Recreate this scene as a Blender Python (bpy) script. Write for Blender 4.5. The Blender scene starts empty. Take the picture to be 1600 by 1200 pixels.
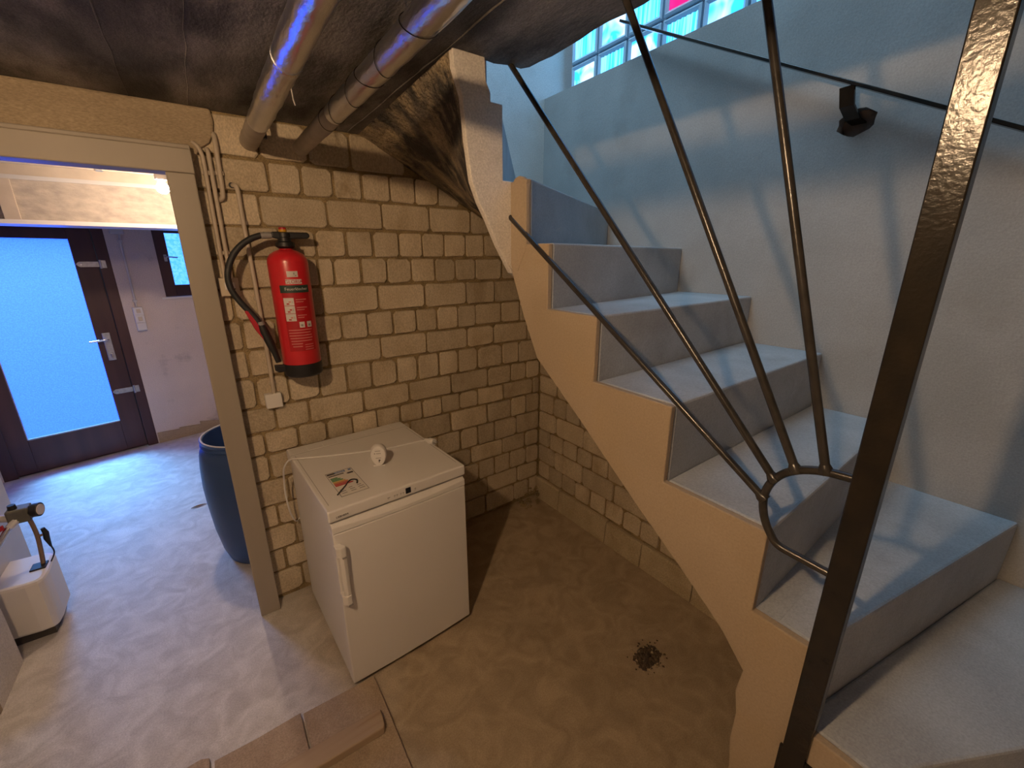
import bpy, bmesh, math, random
from mathutils import Vector, Matrix
from math import sin, cos, pi, radians

S = bpy.context.scene
COL = S.collection
RND = random.Random(7)

# ------------------------------------------------------------------ camera
cam_d = bpy.data.cameras.new('camera')
cam_d.sensor_width = 36.0
cam_d.lens = 654.99 / 1600.0 * 36.0
cam_d.clip_start = 0.02
cam = bpy.data.objects.new('camera', cam_d)
COL.objects.link(cam)


def cam_matrix():
    pitch, roll, yaw = 0.290969, -0.0018758, 0.624996
    cp, sp, cr, sr = cos(pitch), sin(pitch), cos(roll), sin(roll)
    Rp = Matrix(((1, 0, 0), (0, cp, -sp), (0, sp, cp)))
    Rr = Matrix(((cr, -sr, 0), (sr, cr, 0), (0, 0, 1)))
    M = Rr @ Rp
    wx = M @ Vector((cos(yaw), 0, sin(yaw)))
    wy = M @ Vector((-sin(yaw), 0, cos(yaw)))
    wz = M @ Vector((0, -1, 0))
    R = Matrix(((wx.x, -wx.y, -wx.z), (wy.x, -wy.y, -wy.z), (wz.x, -wz.y, -wz.z)))
    m = R.to_4x4()
    m.translation = Vector((-1.754, -2.110, 1.660))
    return m


cam.matrix_world = cam_matrix()
S.camera = cam

# ------------------------------------------------------------------ world, exposure
W = bpy.data.worlds.new('world')
S.world = W
W.use_nodes = True
bg = W.node_tree.nodes['Background']
bg.inputs['Color'].default_value = (0.30, 0.55, 1.0, 1)
bg.inputs['Strength'].default_value = 0.45
S.view_settings.view_transform = 'Standard'
S.view_settings.look = 'None'
S.view_settings.exposure = 0.0
S.view_settings.gamma = 1.0
S.view_settings.use_curve_mapping = False

# lamp settings (the lamps themselves are built in their lamp builder)
ROOM_LAMP = dict(loc=(-2.20, -1.78, 2.145), color=(1.0, 0.66, 0.37), power=54)
BACK_LAMP = dict(loc=(-1.835, 1.0, 2.03), color=(1.0, 0.74, 0.54), power=29)
DOOR_GLOW = ((0.006, 0.042, 1.0), 2.6)
BLOCK_GLOW = ((0.20, 0.62, 1.0), 11.5)


def area(name, loc, target, sx, sy, color, power):
    d = bpy.data.lights.new(name, 'AREA')
    d.shape = 'RECTANGLE'
    d.size, d.size_y, d.color, d.energy = sx, sy, color, power
    o = bpy.data.objects.new(name, d)
    COL.objects.link(o)
    o.location = loc
    o.rotation_euler = (Vector(target) - Vector(loc)).to_track_quat('-Z', 'Y').to_euler()
    return o


# the sky above the yard, seen only through the frosted door pane
area('yard_sky_light', (-3.35, 4.1, 3.0), (-2.75, 2.75, 1.2), 1.6, 1.2, (0.28, 0.64, 1.0), 900)
# daylight falling into the stairwell from the upper hall
area('upper_hall_daylight', (-1.35, -0.75, 4.4), (-0.2, -0.6, 1.9), 1.2, 1.2, (0.46, 0.74, 1.0), 46)


# ------------------------------------------------------------------ materials
def mat(name, c1, c2=None, scale=8.0, rough=0.7, bump=0.0, bscale=60.0, metal=0.0, spec=0.5, stretch=(1, 1, 1),
        detail=5.0, lo=0.35, hi=0.65, stain=None, sscale=2.0, slo=0.55, shi=0.75, obj_random=0.0, distortion=0.0,
        coat=0.0, bdist=0.004, grain=0.0):
    m = bpy.data.materials.new(name)
    m.use_nodes = True
    nt = m.node_tree
    N, L = nt.nodes, nt.links
    b = N['Principled BSDF']
    b.inputs['Roughness'].default_value = rough
    b.inputs['Metallic'].default_value = metal
    b.inputs['Specular IOR Level'].default_value = spec
    b.inputs['Coat Weight'].default_value = coat
    b.inputs['Base Color'].default_value = (*c1, 1)
    tc = N.new('ShaderNodeTexCoord')
    mp = N.new('ShaderNodeMapping')
    mp.inputs['Scale'].default_value = stretch
    L.new(tc.outputs['Object'], mp.inputs['Vector'])
    vec = mp.outputs['Vector']
    if obj_random:
        oi = N.new('ShaderNodeObjectInfo')
        vm = N.new('ShaderNodeVectorMath')
        vm.operation = 'SCALE'
        vm.inputs[0].default_value = (37.1, 11.7, 23.3)
        L.new(oi.outputs['Random'], vm.inputs['Scale'])
        va = N.new('ShaderNodeVectorMath')
        L.new(vec, va.inputs[0])
        L.new(vm.outputs[0], va.inputs[1])
        vec = va.outputs[0]
    col = None
    if c2 is not None:
        nz = N.new('ShaderNodeTexNoise')
        nz.inputs['Scale'].default_value = scale
        nz.inputs['Detail'].default_value = detail
        nz.inputs['Distortion'].default_value = distortion
        L.new(vec, nz.inputs['Vector'])
        mr = N.new('ShaderNodeMapRange')
        mr.inputs['From Min'].default_value = lo
        mr.inputs['From Max'].default_value = hi
        L.new(nz.outputs['Fac'], mr.inputs['Value'])
        fac = mr.outputs[0]
        mx = N.new('ShaderNodeMix')
        mx.data_type = 'RGBA'
        mx.inputs['A'].default_value = (*c1, 1)
        mx.inputs['B'].default_value = (*c2, 1)
        L.new(fac, mx.inputs['Factor'])
        col = mx.outputs['Result']
    if stain is not None:
        nz2 = N.new('ShaderNodeTexNoise')
        nz2.inputs['Scale'].default_value = sscale
        nz2.inputs['Detail'].default_value = 6
        nz2.inputs['Roughness'].default_value = 0.62
        L.new(vec, nz2.inputs['Vector'])
        mr2 = N.new('ShaderNodeMapRange')
        mr2.inputs['From Min'].default_value = slo
        mr2.inputs['From Max'].default_value = shi
        L.new(nz2.outputs['Fac'], mr2.inputs['Value'])
        mx2 = N.new('ShaderNodeMix')
        mx2.data_type = 'RGBA'
        if col is None:
            mx2.inputs['A'].default_value = (*c1, 1)
        else:
            L.new(col, mx2.inputs['A'])
        mx2.inputs['B'].default_value = (*stain, 1)
        L.new(mr2.outputs[0], mx2.inputs['Factor'])
        col = mx2.outputs['Result']
    if obj_random and col is not None:
        mr3 = N.new('ShaderNodeMapRange')
        mr3.inputs['To Min'].default_value = 1 - obj_random
        mr3.inputs['To Max'].default_value = 1 + obj_random
        L.new(oi.outputs['Random'], mr3.inputs['Value'])
        vs = N.new('ShaderNodeVectorMath')
        vs.operation = 'SCALE'
        L.new(col, vs.inputs[0])
        L.new(mr3.outputs[0], vs.inputs['Scale'])
        col = vs.outputs[0]
    if grain and col is not None:
        ng = N.new('ShaderNodeTexNoise')
        ng.inputs['Scale'].default_value = 190
        ng.inputs['Detail'].default_value = 3
        ng.inputs['Roughness'].default_value = 0.7
        L.new(vec, ng.inputs['Vector'])
        mg = N.new('ShaderNodeMapRange')
        mg.inputs['From Min'].default_value = 0.3
        mg.inputs['From Max'].default_value = 0.7
        mg.inputs['To Min'].default_value = 1 - 2 * grain
        mg.inputs['To Max'].default_value = 1 + 2 * grain
        L.new(ng.outputs['Fac'], mg.inputs['Value'])
        vg = N.new('ShaderNodeVectorMath')
        vg.operation = 'SCALE'
        L.new(col, vg.inputs[0])
        L.new(mg.outputs[0], vg.inputs['Scale'])
        col = vg.outputs[0]
    if col is not None:
        L.new(col, b.inputs['Base Color'])
    if bump:
        nb = N.new('ShaderNodeTexNoise')
        nb.inputs['Scale'].default_value = bscale
        nb.inputs['Detail'].default_value = 4
        L.new(vec, nb.inputs['Vector'])
        bp = N.new('ShaderNodeBump')
        bp.inputs['Strength'].default_value = bump
        bp.inputs['Distance'].default_value = bdist
        L.new(nb.outputs['Fac'], bp.inputs['Height'])
        L.new(bp.outputs[0], b.inputs['Normal'])
    return m


def glow(name, color, strength, c2=None, scale=30.0, stretch=(1, 1, 1), see_through=None):
    m = bpy.data.materials.new(name)
    m.use_nodes = True
    nt = m.node_tree
    N, L = nt.nodes, nt.links
    N.remove(N['Principled BSDF'])
    em = N.new('ShaderNodeEmission')
    em.inputs['Color'].default_value = (*color, 1)
    em.inputs['Strength'].default_value = strength
    if c2 is not None:
        tc = N.new('ShaderNodeTexCoord')
        mp = N.new('ShaderNodeMapping')
        mp.inputs['Scale'].default_value = stretch
        nz = N.new('ShaderNodeTexNoise')
        nz.inputs['Scale'].default_value = scale
        nz.inputs['Detail'].default_value = 2
        nz.inputs['Distortion'].default_value = 0.6
        mr = N.new('ShaderNodeMapRange')
        mr.inputs['From Min'].default_value = 0.4
        mr.inputs['From Max'].default_value = 0.62
        mx = N.new('ShaderNodeMix')
        mx.data_type = 'RGBA'
        mx.inputs['A'].default_value = (*color, 1)
        mx.inputs['B'].default_value = (*c2, 1)
        L.new(tc.outputs['Object'], mp.inputs['Vector'])
        L.new(mp.outputs[0], nz.inputs['Vector'])
        L.new(nz.outputs['Fac'], mr.inputs['Value'])
        L.new(mr.outputs[0], mx.inputs['Factor'])
        L.new(mx.outputs['Result'], em.inputs['Color'])
    out = N['Material Output']
    if see_through:
        tr = N.new('ShaderNodeBsdfTransparent')
        tr.inputs['Color'].default_value = (*see_through, 1)
        ad = N.new('ShaderNodeAddShader')
        tl = N.new('ShaderNodeBsdfTranslucent')
        tl.inputs['Color'].default_value = (0.017, 0.018, 0.02, 1)
        a2 = N.new('ShaderNodeAddShader')
        L.new(em.outputs[0], a2.inputs[0])
        L.new(tl.outputs[0], a2.inputs[1])
        L.new(a2.outputs[0], ad.inputs[0])
        L.new(tr.outputs[0], ad.inputs[1])
        L.new(ad.outputs[0], out.inputs['Surface'])
    else:
        L.new(em.outputs[0], out.inputs['Surface'])
    return m


def formwork_concrete():
    """raw board-marked concrete: boards run along y, each board its own tone, with seams"""
    m = mat('formwork_concrete', (0.12, 0.112, 0.108), (0.33, 0.305, 0.29), scale=4.5, rough=0.85, bump=0.6, bscale=45, stretch=(1.6, 0.7, 1), detail=8,
            stain=(0.05, 0.047, 0.044), sscale=3.0, slo=0.47, shi=0.66, grain=0.18)
    nt = m.node_tree
    N, L = nt.nodes, nt.links
    b = N['Principled BSDF']
    src = b.inputs['Base Color'].links[0].from_socket
    tc = N.new('ShaderNodeTexCoord')
    mp = N.new('ShaderNodeMapping')
    mp.inputs['Scale'].default_value = (1, 0.03, 1)
    L.new(tc.outputs['Object'], mp.inputs['Vector'])
    nz = N.new('ShaderNodeTexNoise')
    nz.inputs['Scale'].default_value = 4.2
    nz.inputs['Detail'].default_value = 3
    L.new(mp.outputs[0], nz.inputs['Vector'])
    mr = N.new('ShaderNodeMapRange')
    mr.inputs['From Min'].default_value = 0.38
    mr.inputs['From Max'].default_value = 0.58
    mr.inputs['To Min'].default_value = 0.42
    mr.inputs['To Max'].default_value = 1.15
    L.new(nz.outputs['Fac'], mr.inputs['Value'])
    vs = N.new('ShaderNodeVectorMath')
    vs.operation = 'SCALE'
    L.new(src, vs.inputs[0])
    L.new(mr.outputs[0], vs.inputs['Scale'])
    L.new(vs.outputs[0], b.inputs['Base Color'])
    return m


M = {}
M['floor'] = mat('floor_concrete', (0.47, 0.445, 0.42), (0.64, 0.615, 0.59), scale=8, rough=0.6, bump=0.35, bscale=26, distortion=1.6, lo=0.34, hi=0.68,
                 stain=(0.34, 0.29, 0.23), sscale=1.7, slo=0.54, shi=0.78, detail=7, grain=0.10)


def warm_light_tint(m, color, x0, x1, amount=0.75):
    """warm local light painted into the concrete as a brown tint in the niche under the stair, fading out around x0..x1"""
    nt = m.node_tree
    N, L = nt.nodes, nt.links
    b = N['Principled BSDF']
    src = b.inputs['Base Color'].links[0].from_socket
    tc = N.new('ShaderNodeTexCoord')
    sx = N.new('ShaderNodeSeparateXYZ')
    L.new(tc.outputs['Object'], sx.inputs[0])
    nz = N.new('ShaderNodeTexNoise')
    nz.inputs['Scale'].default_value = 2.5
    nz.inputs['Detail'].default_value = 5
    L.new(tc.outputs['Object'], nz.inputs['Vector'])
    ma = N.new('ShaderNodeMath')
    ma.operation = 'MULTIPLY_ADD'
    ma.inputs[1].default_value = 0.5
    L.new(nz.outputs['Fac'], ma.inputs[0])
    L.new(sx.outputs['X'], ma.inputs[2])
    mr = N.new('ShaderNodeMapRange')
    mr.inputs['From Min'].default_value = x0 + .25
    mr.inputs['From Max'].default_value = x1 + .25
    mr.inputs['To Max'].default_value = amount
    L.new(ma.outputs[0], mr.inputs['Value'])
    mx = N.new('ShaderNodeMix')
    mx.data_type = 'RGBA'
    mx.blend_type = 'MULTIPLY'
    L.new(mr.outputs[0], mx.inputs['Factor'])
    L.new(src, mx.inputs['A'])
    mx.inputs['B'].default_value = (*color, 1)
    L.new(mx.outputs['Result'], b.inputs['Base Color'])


warm_light_tint(M['floor'], (0.66, 0.51, 0.32), -1.75, -1.35, 0.85)  # warm light of the niche put into the floor colour
M['brick'] = mat('lime_sand_brick', (0.56, 0.48, 0.36), (0.46, 0.38, 0.27), scale=9, rough=0.92, bump=0.55, bscale=55, stretch=(1, 1, 0.6),
                 stain=(0.34, 0.26, 0.16), sscale=5, slo=0.56, shi=0.76, obj_random=0.16, bdist=0.004, grain=0.12)
M['kerb'] = mat('cement_kerb', (0.50, 0.42, 0.29), (0.42, 0.34, 0.22), scale=9, rough=0.95, bump=0.7, bscale=50, grain=0.15)
M['mortar'] = mat('mortar', (0.34, 0.255, 0.135), (0.20, 0.145, 0.075), scale=14, rough=0.95, bump=0.9, bscale=60, grain=0.2)
M['plaster'] = mat('plaster', (0.66, 0.62, 0.57), (0.58, 0.54, 0.49), scale=4, rough=0.9, bump=0.35, bscale=130, stain=(0.47, 0.43, 0.38),
                   sscale=3, slo=0.56, shi=0.8, bdist=0.003, grain=0.1)
M['stair_wall'] = mat('blue_grey_stair_wall_plaster', (0.36, 0.355, 0.34), (0.30, 0.295, 0.28), scale=3.5, rough=0.9, bump=0.35, bscale=70, stain=(0.25, 0.235, 0.21),
                      sscale=3, slo=0.54, shi=0.8, bdist=0.0025, grain=0.06)
M['plaster_beige'] = mat('rough_beige_plaster', (0.40, 0.32, 0.22), (0.33, 0.26, 0.18), scale=5, rough=0.95, bump=0.5, bscale=60,
                         stain=(0.36, 0.27, 0.18), sscale=4, stretch=(0.5, 1, 1.5), grain=0.12)
M['stringer'] = mat('smooth_plaster', (0.38, 0.30, 0.215), (0.33, 0.255, 0.175), scale=3, rough=0.85, bump=0.2, bscale=110, stain=(0.35, 0.26, 0.155),
                    sscale=2.5, slo=0.55, shi=0.8, bdist=0.002, grain=0.05)
M['soffit'] = mat('rough_soffit_concrete', (0.42, 0.33, 0.20), (0.13, 0.11, 0.09), scale=9, rough=0.95, bump=1.0, bscale=48, bdist=0.025, grain=0.25, detail=9,
                  stain=(0.05, 0.045, 0.04), sscale=6, slo=0.48, shi=0.60)
M['step'] = mat('grey_step_paint', (0.40, 0.42, 0.44), (0.33, 0.345, 0.36), scale=6, rough=0.6, bump=0.25, bscale=35, stain=(0.27, 0.27, 0.275),
                sscale=4, slo=0.54, shi=0.8, grain=0.08)
M['ceiling'] = formwork_concrete()
M['foil'] = mat('aluminium_foil', (0.78, 0.80, 0.84), (0.66, 0.68, 0.72), scale=10, rough=0.28, bump=0.6, bscale=38, metal=1.0, stretch=(1, 0.5, 1), bdist=0.006)
M['foil_dull'] = mat('dull_pipe_lagging', (0.42, 0.37, 0.31), (0.34, 0.29, 0.24), scale=14, rough=0.55, bump=0.3, bscale=50)
M['wire'] = mat('dark_wire', (0.05, 0.05, 0.05), rough=0.5, metal=0.6)
M['black_iron'] = mat('black_painted_iron', (0.012, 0.010, 0.008), (0.020, 0.015, 0.010), scale=20, rough=0.2, bump=0.35, bscale=130, metal=0.0, spec=0.32, bdist=0.0015)
M['rod'] = mat('dark_bronze_iron_rod', (0.036, 0.032, 0.028), (0.024, 0.021, 0.018), scale=30, rough=0.25, spec=0.45, bump=0.15, bscale=150, bdist=0.002)
M['frame'] = mat('painted_wood_frame', (0.37, 0.325, 0.275), (0.33, 0.29, 0.24), scale=6, rough=0.5, bump=0.08, bscale=30, stretch=(1, 1, 0.08))
M['brown_wood'] = mat('dark_brown_wood', (0.055, 0.022, 0.020), (0.085, 0.035, 0.03), scale=9, rough=0.5, bump=0.15, bscale=40, stretch=(1, 1, 0.08))
M['white_enamel'] = mat('white_enamel', (0.74, 0.72, 0.70), rough=0.35, spec=0.5)
M['white_plastic'] = mat('white_plastic', (0.72, 0.70, 0.68), rough=0.4)
M['grey_white'] = mat('grey_white_panel', (0.55, 0.54, 0.53), (0.50, 0.49, 0.48), scale=4, rough=0.45)
M['groove'] = mat('grey_groove', (0.42, 0.40, 0.38), rough=0.6)
M['black_plastic'] = mat('black_plastic', (0.015, 0.015, 0.017), rough=0.45)
M['display'] = mat('dark_display_glass', (0.02, 0.022, 0.03), rough=0.1)
M['rubber'] = mat('black_rubber_hose', (0.02, 0.022, 0.025), rough=0.55, bump=0.1, bscale=200)
M['red'] = mat('red_enamel', (0.62, 0.02, 0.03), rough=0.28, spec=0.6)
M['red_label'] = mat('dark_red_print', (0.42, 0.008, 0.015), rough=0.4)
M['red_plastic'] = mat('red_plastic', (0.45, 0.015, 0.03), rough=0.4)
M['yellow'] = mat('yellow_plastic', (0.65, 0.34, 0.02), rough=0.4)
M['green_print'] = mat('dark_green_print', (0.02, 0.045, 0.035), rough=0.45)
M['print_white'] = mat('white_print', (0.62, 0.58, 0.56), rough=0.5)
M['print_pale'] = mat('pale_red_print', (0.60, 0.22, 0.20), rough=0.5)
M['print_dark'] = mat('dark_print', (0.05, 0.045, 0.045), rough=0.5)
M['print_red'] = mat('red_print', (0.45, 0.03, 0.03), rough=0.5)
M['print_grey'] = mat('grey_print', (0.28, 0.27, 0.27), rough=0.5)
M['paper'] = mat('paper_label', (0.70, 0.67, 0.62), rough=0.5)
M['p_blue'] = mat('blue_print', (0.12, 0.2, 0.42), rough=0.5)
M['p_green'] = mat('green_print', (0.08, 0.25, 0.10), rough=0.5)
M['p_yellow'] = mat('yellow_print', (0.55, 0.38, 0.08), rough=0.5)
M['p_orange'] = mat('orange_print', (0.55, 0.16, 0.05), rough=0.5)
M['conduit'] = mat('cream_painted_conduit', (0.55, 0.47, 0.38), (0.48, 0.41, 0.33), scale=12, rough=0.5)
M['cream_plastic'] = mat('cream_plastic', (0.60, 0.52, 0.40), rough=0.5)
M['wood_board'] = mat('worn_chipboard', (0.40, 0.31, 0.225), (0.34, 0.255, 0.18), scale=18, rough=0.8, bump=0.3, bscale=120, grain=0.12, stain=(0.27, 0.2, 0.15), sscale=7, slo=0.6)
M['batten'] = mat('sawn_wood_batten', (0.46, 0.36, 0.26), (0.33, 0.235, 0.15), scale=14, rough=0.75, bump=0.4, bscale=40, stretch=(0.06, 1, 1), stain=(0.2, 0.1, 0.04), sscale=14, slo=0.56, shi=0.72)
M['debris'] = mat('dark_rubble', (0.06, 0.04, 0.03), (0.13, 0.09, 0.055), scale=40, rough=0.95)
M['debris_pale'] = mat('pale_rubble', (0.42, 0.33, 0.2), rough=0.95)
M['barrel'] = mat('blue_drum_plastic', (0.028, 0.066, 0.18), (0.036, 0.08, 0.20), scale=3, rough=0.42, bump=0.05, bscale=60, stain=(0.09, 0.12, 0.18), sscale=5, slo=0.62, shi=0.85)
M['barrel_in'] = mat('drum_inside', (0.015, 0.03, 0.11), rough=0.45)
M['rust_dust'] = mat('dusty_shoulder', (0.42, 0.36, 0.28), rough=0.9)
M['chrome'] = mat('brushed_steel', (0.68, 0.68, 0.7), rough=0.25, metal=1.0, bump=0.3, bscale=90)
M['hinge'] = mat('galvanised_steel', (0.55, 0.55, 0.52), (0.42, 0.42, 0.4), scale=40, rough=0.4, metal=0.7)
M['olive'] = mat('olive_cast_metal', (0.10, 0.10, 0.08), (0.14, 0.14, 0.11), scale=15, rough=0.5)
M['copper'] = mat('dull_copper', (0.30, 0.2, 0.14), rough=0.5, metal=0.4)
M['far_wall'] = mat('damp_wall_plaster', (0.66, 0.57, 0.52), (0.60, 0.52, 0.48), scale=3, rough=0.9, bump=0.35, bscale=90, stain=(0.34, 0.30, 0.29), sscale=3.4, slo=0.58, shi=0.74, grain=0.1)
M['beam_board'] = mat('wood_wool_board', (0.50, 0.44, 0.37), (0.36, 0.32, 0.28), scale=26, rough=0.9, bump=0.7, bscale=70, stretch=(0.5, 1, 1))
M['leaf'] = mat('dry_leaf', (0.20, 0.12, 0.05), rough=0.8)
M['door_pane'] = glow('frosted_door_pane', DOOR_GLOW[0], DOOR_GLOW[1], c2=(0.010, 0.060, 1.0), scale=120, see_through=(0.55, 0.62, 0.70))
M['far_pane'] = glow('frosted_window_pane', (0.04, 0.22, 1.0), 3.0, c2=(0.08, 0.28, 1.0), scale=40)
M['block_ribbed'] = glow('ribbed_glass_block', (0.007, 0.095, 0.23), BLOCK_GLOW[1], c2=(0.04, 0.15, 0.28), scale=26, stretch=(1, 3.2, 0.12))
M['block_swirl'] = glow('swirl_glass_block', (0.006, 0.09, 0.23), BLOCK_GLOW[1], c2=(0.11, 0.18, 0.28), scale=9)
M['block_pink'] = glow('pink_glass_block', (0.95, 0.02, 0.25), 1.3, c2=(0.75, 0.03, 0.3), scale=12)
M['block_edge'] = mat('pale_glass_block_rim', (0.45, 0.60, 0.72), rough=0.25)
M['joint'] = mat('blue_grey_joint_mortar', (0.22, 0.27, 0.34), rough=0.9)
M['bulb'] = glow('glowing_bulb', (1.0, 0.72, 0.42), 28)
M['dark_hole'] = mat('raw_broken_masonry', (0.06, 0.055, 0.05), (0.12, 0.10, 0.09), scale=30, rough=0.95, bump=1, bscale=40)


# ------------------------------------------------------------------ mesh helpers
class MB:
    def __init__(self):
        self.v, self.f = [], []

    def add(self, vs, fs):
        k = len(self.v)
        self.v += [tuple(p) for p in vs]
        self.f += [tuple(i + k for i in f) for f in fs]
        return self

    def box(self, x0, x1, y0, y1, z0, z1):
        vs = [(x0, y0, z0), (x1, y0, z0), (x1, y1, z0), (x0, y1, z0), (x0, y0, z1), (x1, y0, z1), (x1, y1, z1), (x0, y1, z1)]
        return self.add(vs, [(0, 3, 2, 1), (4, 5, 6, 7), (0, 1, 5, 4), (1, 2, 6, 5), (2, 3, 7, 6), (3, 0, 4, 7)])

    def prism(self, pts, a, b, axis='z'):
        """extrude a 2D polygon; axis z: (x,y), axis y: (x,z), axis x: (y,z)"""
        area = sum(pts[i][0] * pts[(i + 1) % len(pts)][1] - pts[(i + 1) % len(pts)][0] * pts[i][1] for i in range(len(pts)))
        flip = (area < 0) != (axis == 'y')
        if flip:
            pts = pts[::-1]
        n = len(pts)

        def P(p, h):
            return {'z': (p[0], p[1], h), 'y': (p[0], h, p[1]), 'x': (h, p[0], p[1])}[axis]
        vs = [P(p, a) for p in pts] + [P(p, b) for p in pts]
        fs = [tuple(range(n))[::-1], tuple(range(n, 2 * n))] + [(i, (i + 1) % n, n + (i + 1) % n, n + i) for i in range(n)]
        return self.add(vs, fs)

    def tube(self, path, r, n=10, caps=True, closed=False):
        path = [Vector(p) for p in path]
        rs = r if isinstance(r, (list, tuple)) else [r] * len(path)
        vs, fs = [], []
        ref = None
        m = len(path)
        for i, p in enumerate(path):
            if closed:
                d = path[(i + 1) % m] - path[i - 1]
            else:
                d = path[min(i + 1, m - 1)] - path[max(i - 1, 0)]
            d.normalize()
            if ref is None:
                ref = Vector((0, 0, 1)) if abs(d.z) < 0.9 else Vector((1, 0, 0))
            u = d.cross(ref).normalized()
            w = u.cross(d).normalized()
            ref = w
            for k in range(n):
                a = 2 * pi * k / n
                vs.append(p + (u * cos(a) + w * sin(a)) * rs[i])
        rng = m if closed else m - 1
        for i in range(rng):
            j = (i + 1) % m
            for k in range(n):
                k2 = (k + 1) % n
                fs.append((i * n + k, i * n + k2, j * n + k2, j * n + k))
        if caps and not closed:
            fs.append(tuple(range(n))[::-1])
            fs.append(tuple(range((m - 1) * n, m * n)))
        return self.add(vs, fs)

    def lathe(self, prof, n=28, c=(0, 0), cap0=True, cap1=True):
        vs, fs = [], []
        for r, z in prof:
            for k in range(n):
                a = 2 * pi * k / n
                vs.append((c[0] + r * cos(a), c[1] + r * sin(a), z))
        for i in range(len(prof) - 1):
            for k in range(n):
                k2 = (k + 1) % n
                fs.append((i * n + k, i * n + k2, (i + 1) * n + k2, (i + 1) * n + k))
        if cap0:
            fs.append(tuple(range(n))[::-1])
        if cap1:
            fs.append(tuple(range((len(prof) - 1) * n, len(prof) * n)))
        return self.add(vs, fs)

    def xform(self, mtx):
        self.v = [tuple(mtx @ Vector(p)) for p in self.v]
        return self

    def build(self, name, m, parent=None, smooth=False, bevel=0.0, seg=2):
        me = bpy.data.meshes.new(name)
        me.from_pydata(self.v, [], self.f)
        me.update()
        o = bpy.data.objects.new(name, me)
        COL.objects.link(o)
        me.materials.append(m)
        if smooth:
            me.polygons.foreach_set('use_smooth', [True] * len(me.polygons))
            try:
                me.set_sharp_from_angle(angle=radians(42))
            except Exception:
                pass
        if parent is not None:
            o.parent = parent
        if bevel:
            md = o.modifiers.new('bevel', 'BEVEL')
            md.width, md.segments, md.limit_method, md.angle_limit = bevel, seg, 'ANGLE', radians(40)
        return o


def box(name, m, dims, parent=None, bevel=0.0, seg=2):
    return MB().box(*dims).build(name, m, parent, bevel=bevel, seg=seg)


def tag(o, label, cat, group=None):
    o['label'], o['category'] = label, cat
    if group:
        o['group'] = group
    return o


def structure(o, label=None):
    o['kind'] = 'structure'
    if label:
        o['label'] = label
    return o


def empty(name, loc=(0, 0, 0), rz=0.0):
    o = bpy.data.objects.new(name, None)
    o.empty_display_size = 0.05
    COL.objects.link(o)
    o.location = loc
    o.rotation_euler = (0, 0, rz)
    return o


def text_mesh(body, size, extrude=0.0006, align='LEFT'):
    c = bpy.data.curves.new('lettering', 'FONT')
    c.body, c.size, c.extrude, c.align_x = body, size, extrude, align
    c.resolution_u = 3
    o = bpy.data.objects.new('lettering', c)
    COL.objects.link(o)
    dg = bpy.context.evaluated_depsgraph_get()
    me = bpy.data.meshes.new_from_object(o.evaluated_get(dg))
    bpy.data.objects.remove(o)
    bpy.data.curves.remove(c)
    return me


def text(name, body, size, fn, m, parent, align='LEFT', extrude=0.0006):
    """fn maps flat text coordinates (x right, y up, depth) to the local position"""
    me = text_mesh(body, size, extrude, align)
    for v in me.vertices:
        v.co = fn(v.co.x, v.co.y, v.co.z)
    me.materials.clear()
    me.materials.append(m)
    o = bpy.data.objects.new(name, me)
    COL.objects.link(o)
    o.parent = parent
    return o


def arc(c, r, a0, a1, n, plane='xz', k=0.0):
    out = []
    for i in range(n + 1):
        a = a0 + (a1 - a0) * i / n
        p, q = r * cos(a), r * sin(a)
        out.append({'xz': (c[0] + p, k, c[1] + q), 'yz': (k, c[0] + p, c[1] + q), 'xy': (c[0] + p, c[1] + q, k)}[plane])
    return out


def smooth_path(pts, n=8):
    """Catmull-Rom through the points"""
    P = [Vector(p) for p in pts]
    out = []
    for i in range(len(P) - 1):
        p0, p1, p2, p3 = P[max(i - 1, 0)], P[i], P[i + 1], P[min(i + 2, len(P) - 1)]
        for k in range(n):
            t = k / n
            out.append(0.5 * ((2 * p1) + (p2 - p0) * t + (2 * p0 - 5 * p1 + 4 * p2 - p3) * t * t + (3 * p1 - p0 - 3 * p2 + p3) * t ** 3))
    out.append(P[-1])
    return out


def cut(o, cutter):
    md = o.modifiers.new('cut', 'BOOLEAN')
    md.operation, md.object, md.solver = 'DIFFERENCE', cutter, 'EXACT'
    dg = bpy.context.evaluated_depsgraph_get()
    me = bpy.data.meshes.new_from_object(o.evaluated_get(dg))
    o.modifiers.remove(md)
    old = o.data
    o.data = me
    bpy.data.meshes.remove(old)
    bpy.data.objects.remove(cutter)


def blob_prism(cx, cy, r, a, b, axis, n=14, jit=0.2, sx=1.0, sy=1.0):
    pts = [(cx + sx * r * (1 + RND.uniform(-jit, jit)) * cos(2 * pi * i / n), cy + sy * r * (1 + RND.uniform(-jit, jit)) * sin(2 * pi * i / n)) for i in range(n)]
    return MB().prism(pts, a, b, axis)


CEIL = 2.19
TOP = 4.7

# ------------------------------------------------------------------ floor
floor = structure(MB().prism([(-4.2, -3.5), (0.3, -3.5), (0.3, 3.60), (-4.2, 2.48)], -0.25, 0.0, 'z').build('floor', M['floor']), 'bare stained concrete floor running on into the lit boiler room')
cut(floor, blob_prism(-0.455, -1.315, 0.064, -0.06, 0.05, 'z', jit=0.25, sx=1.15, sy=0.8).build('cutter', M['debris']))

# ------------------------------------------------------------------ ceiling slab with the stair opening
edge = []


def rough_line(p, q, n, amp, rnd):
    out = []
    for i in range(n):
        t = i / n
        x, y = p[0] + (q[0] - p[0]) * t, p[1] + (q[1] - p[1]) * t
        if i:
            x += rnd.uniform(-amp, amp)
            y += rnd.uniform(-amp, amp)
        out.append((x, y))
    return out


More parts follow.
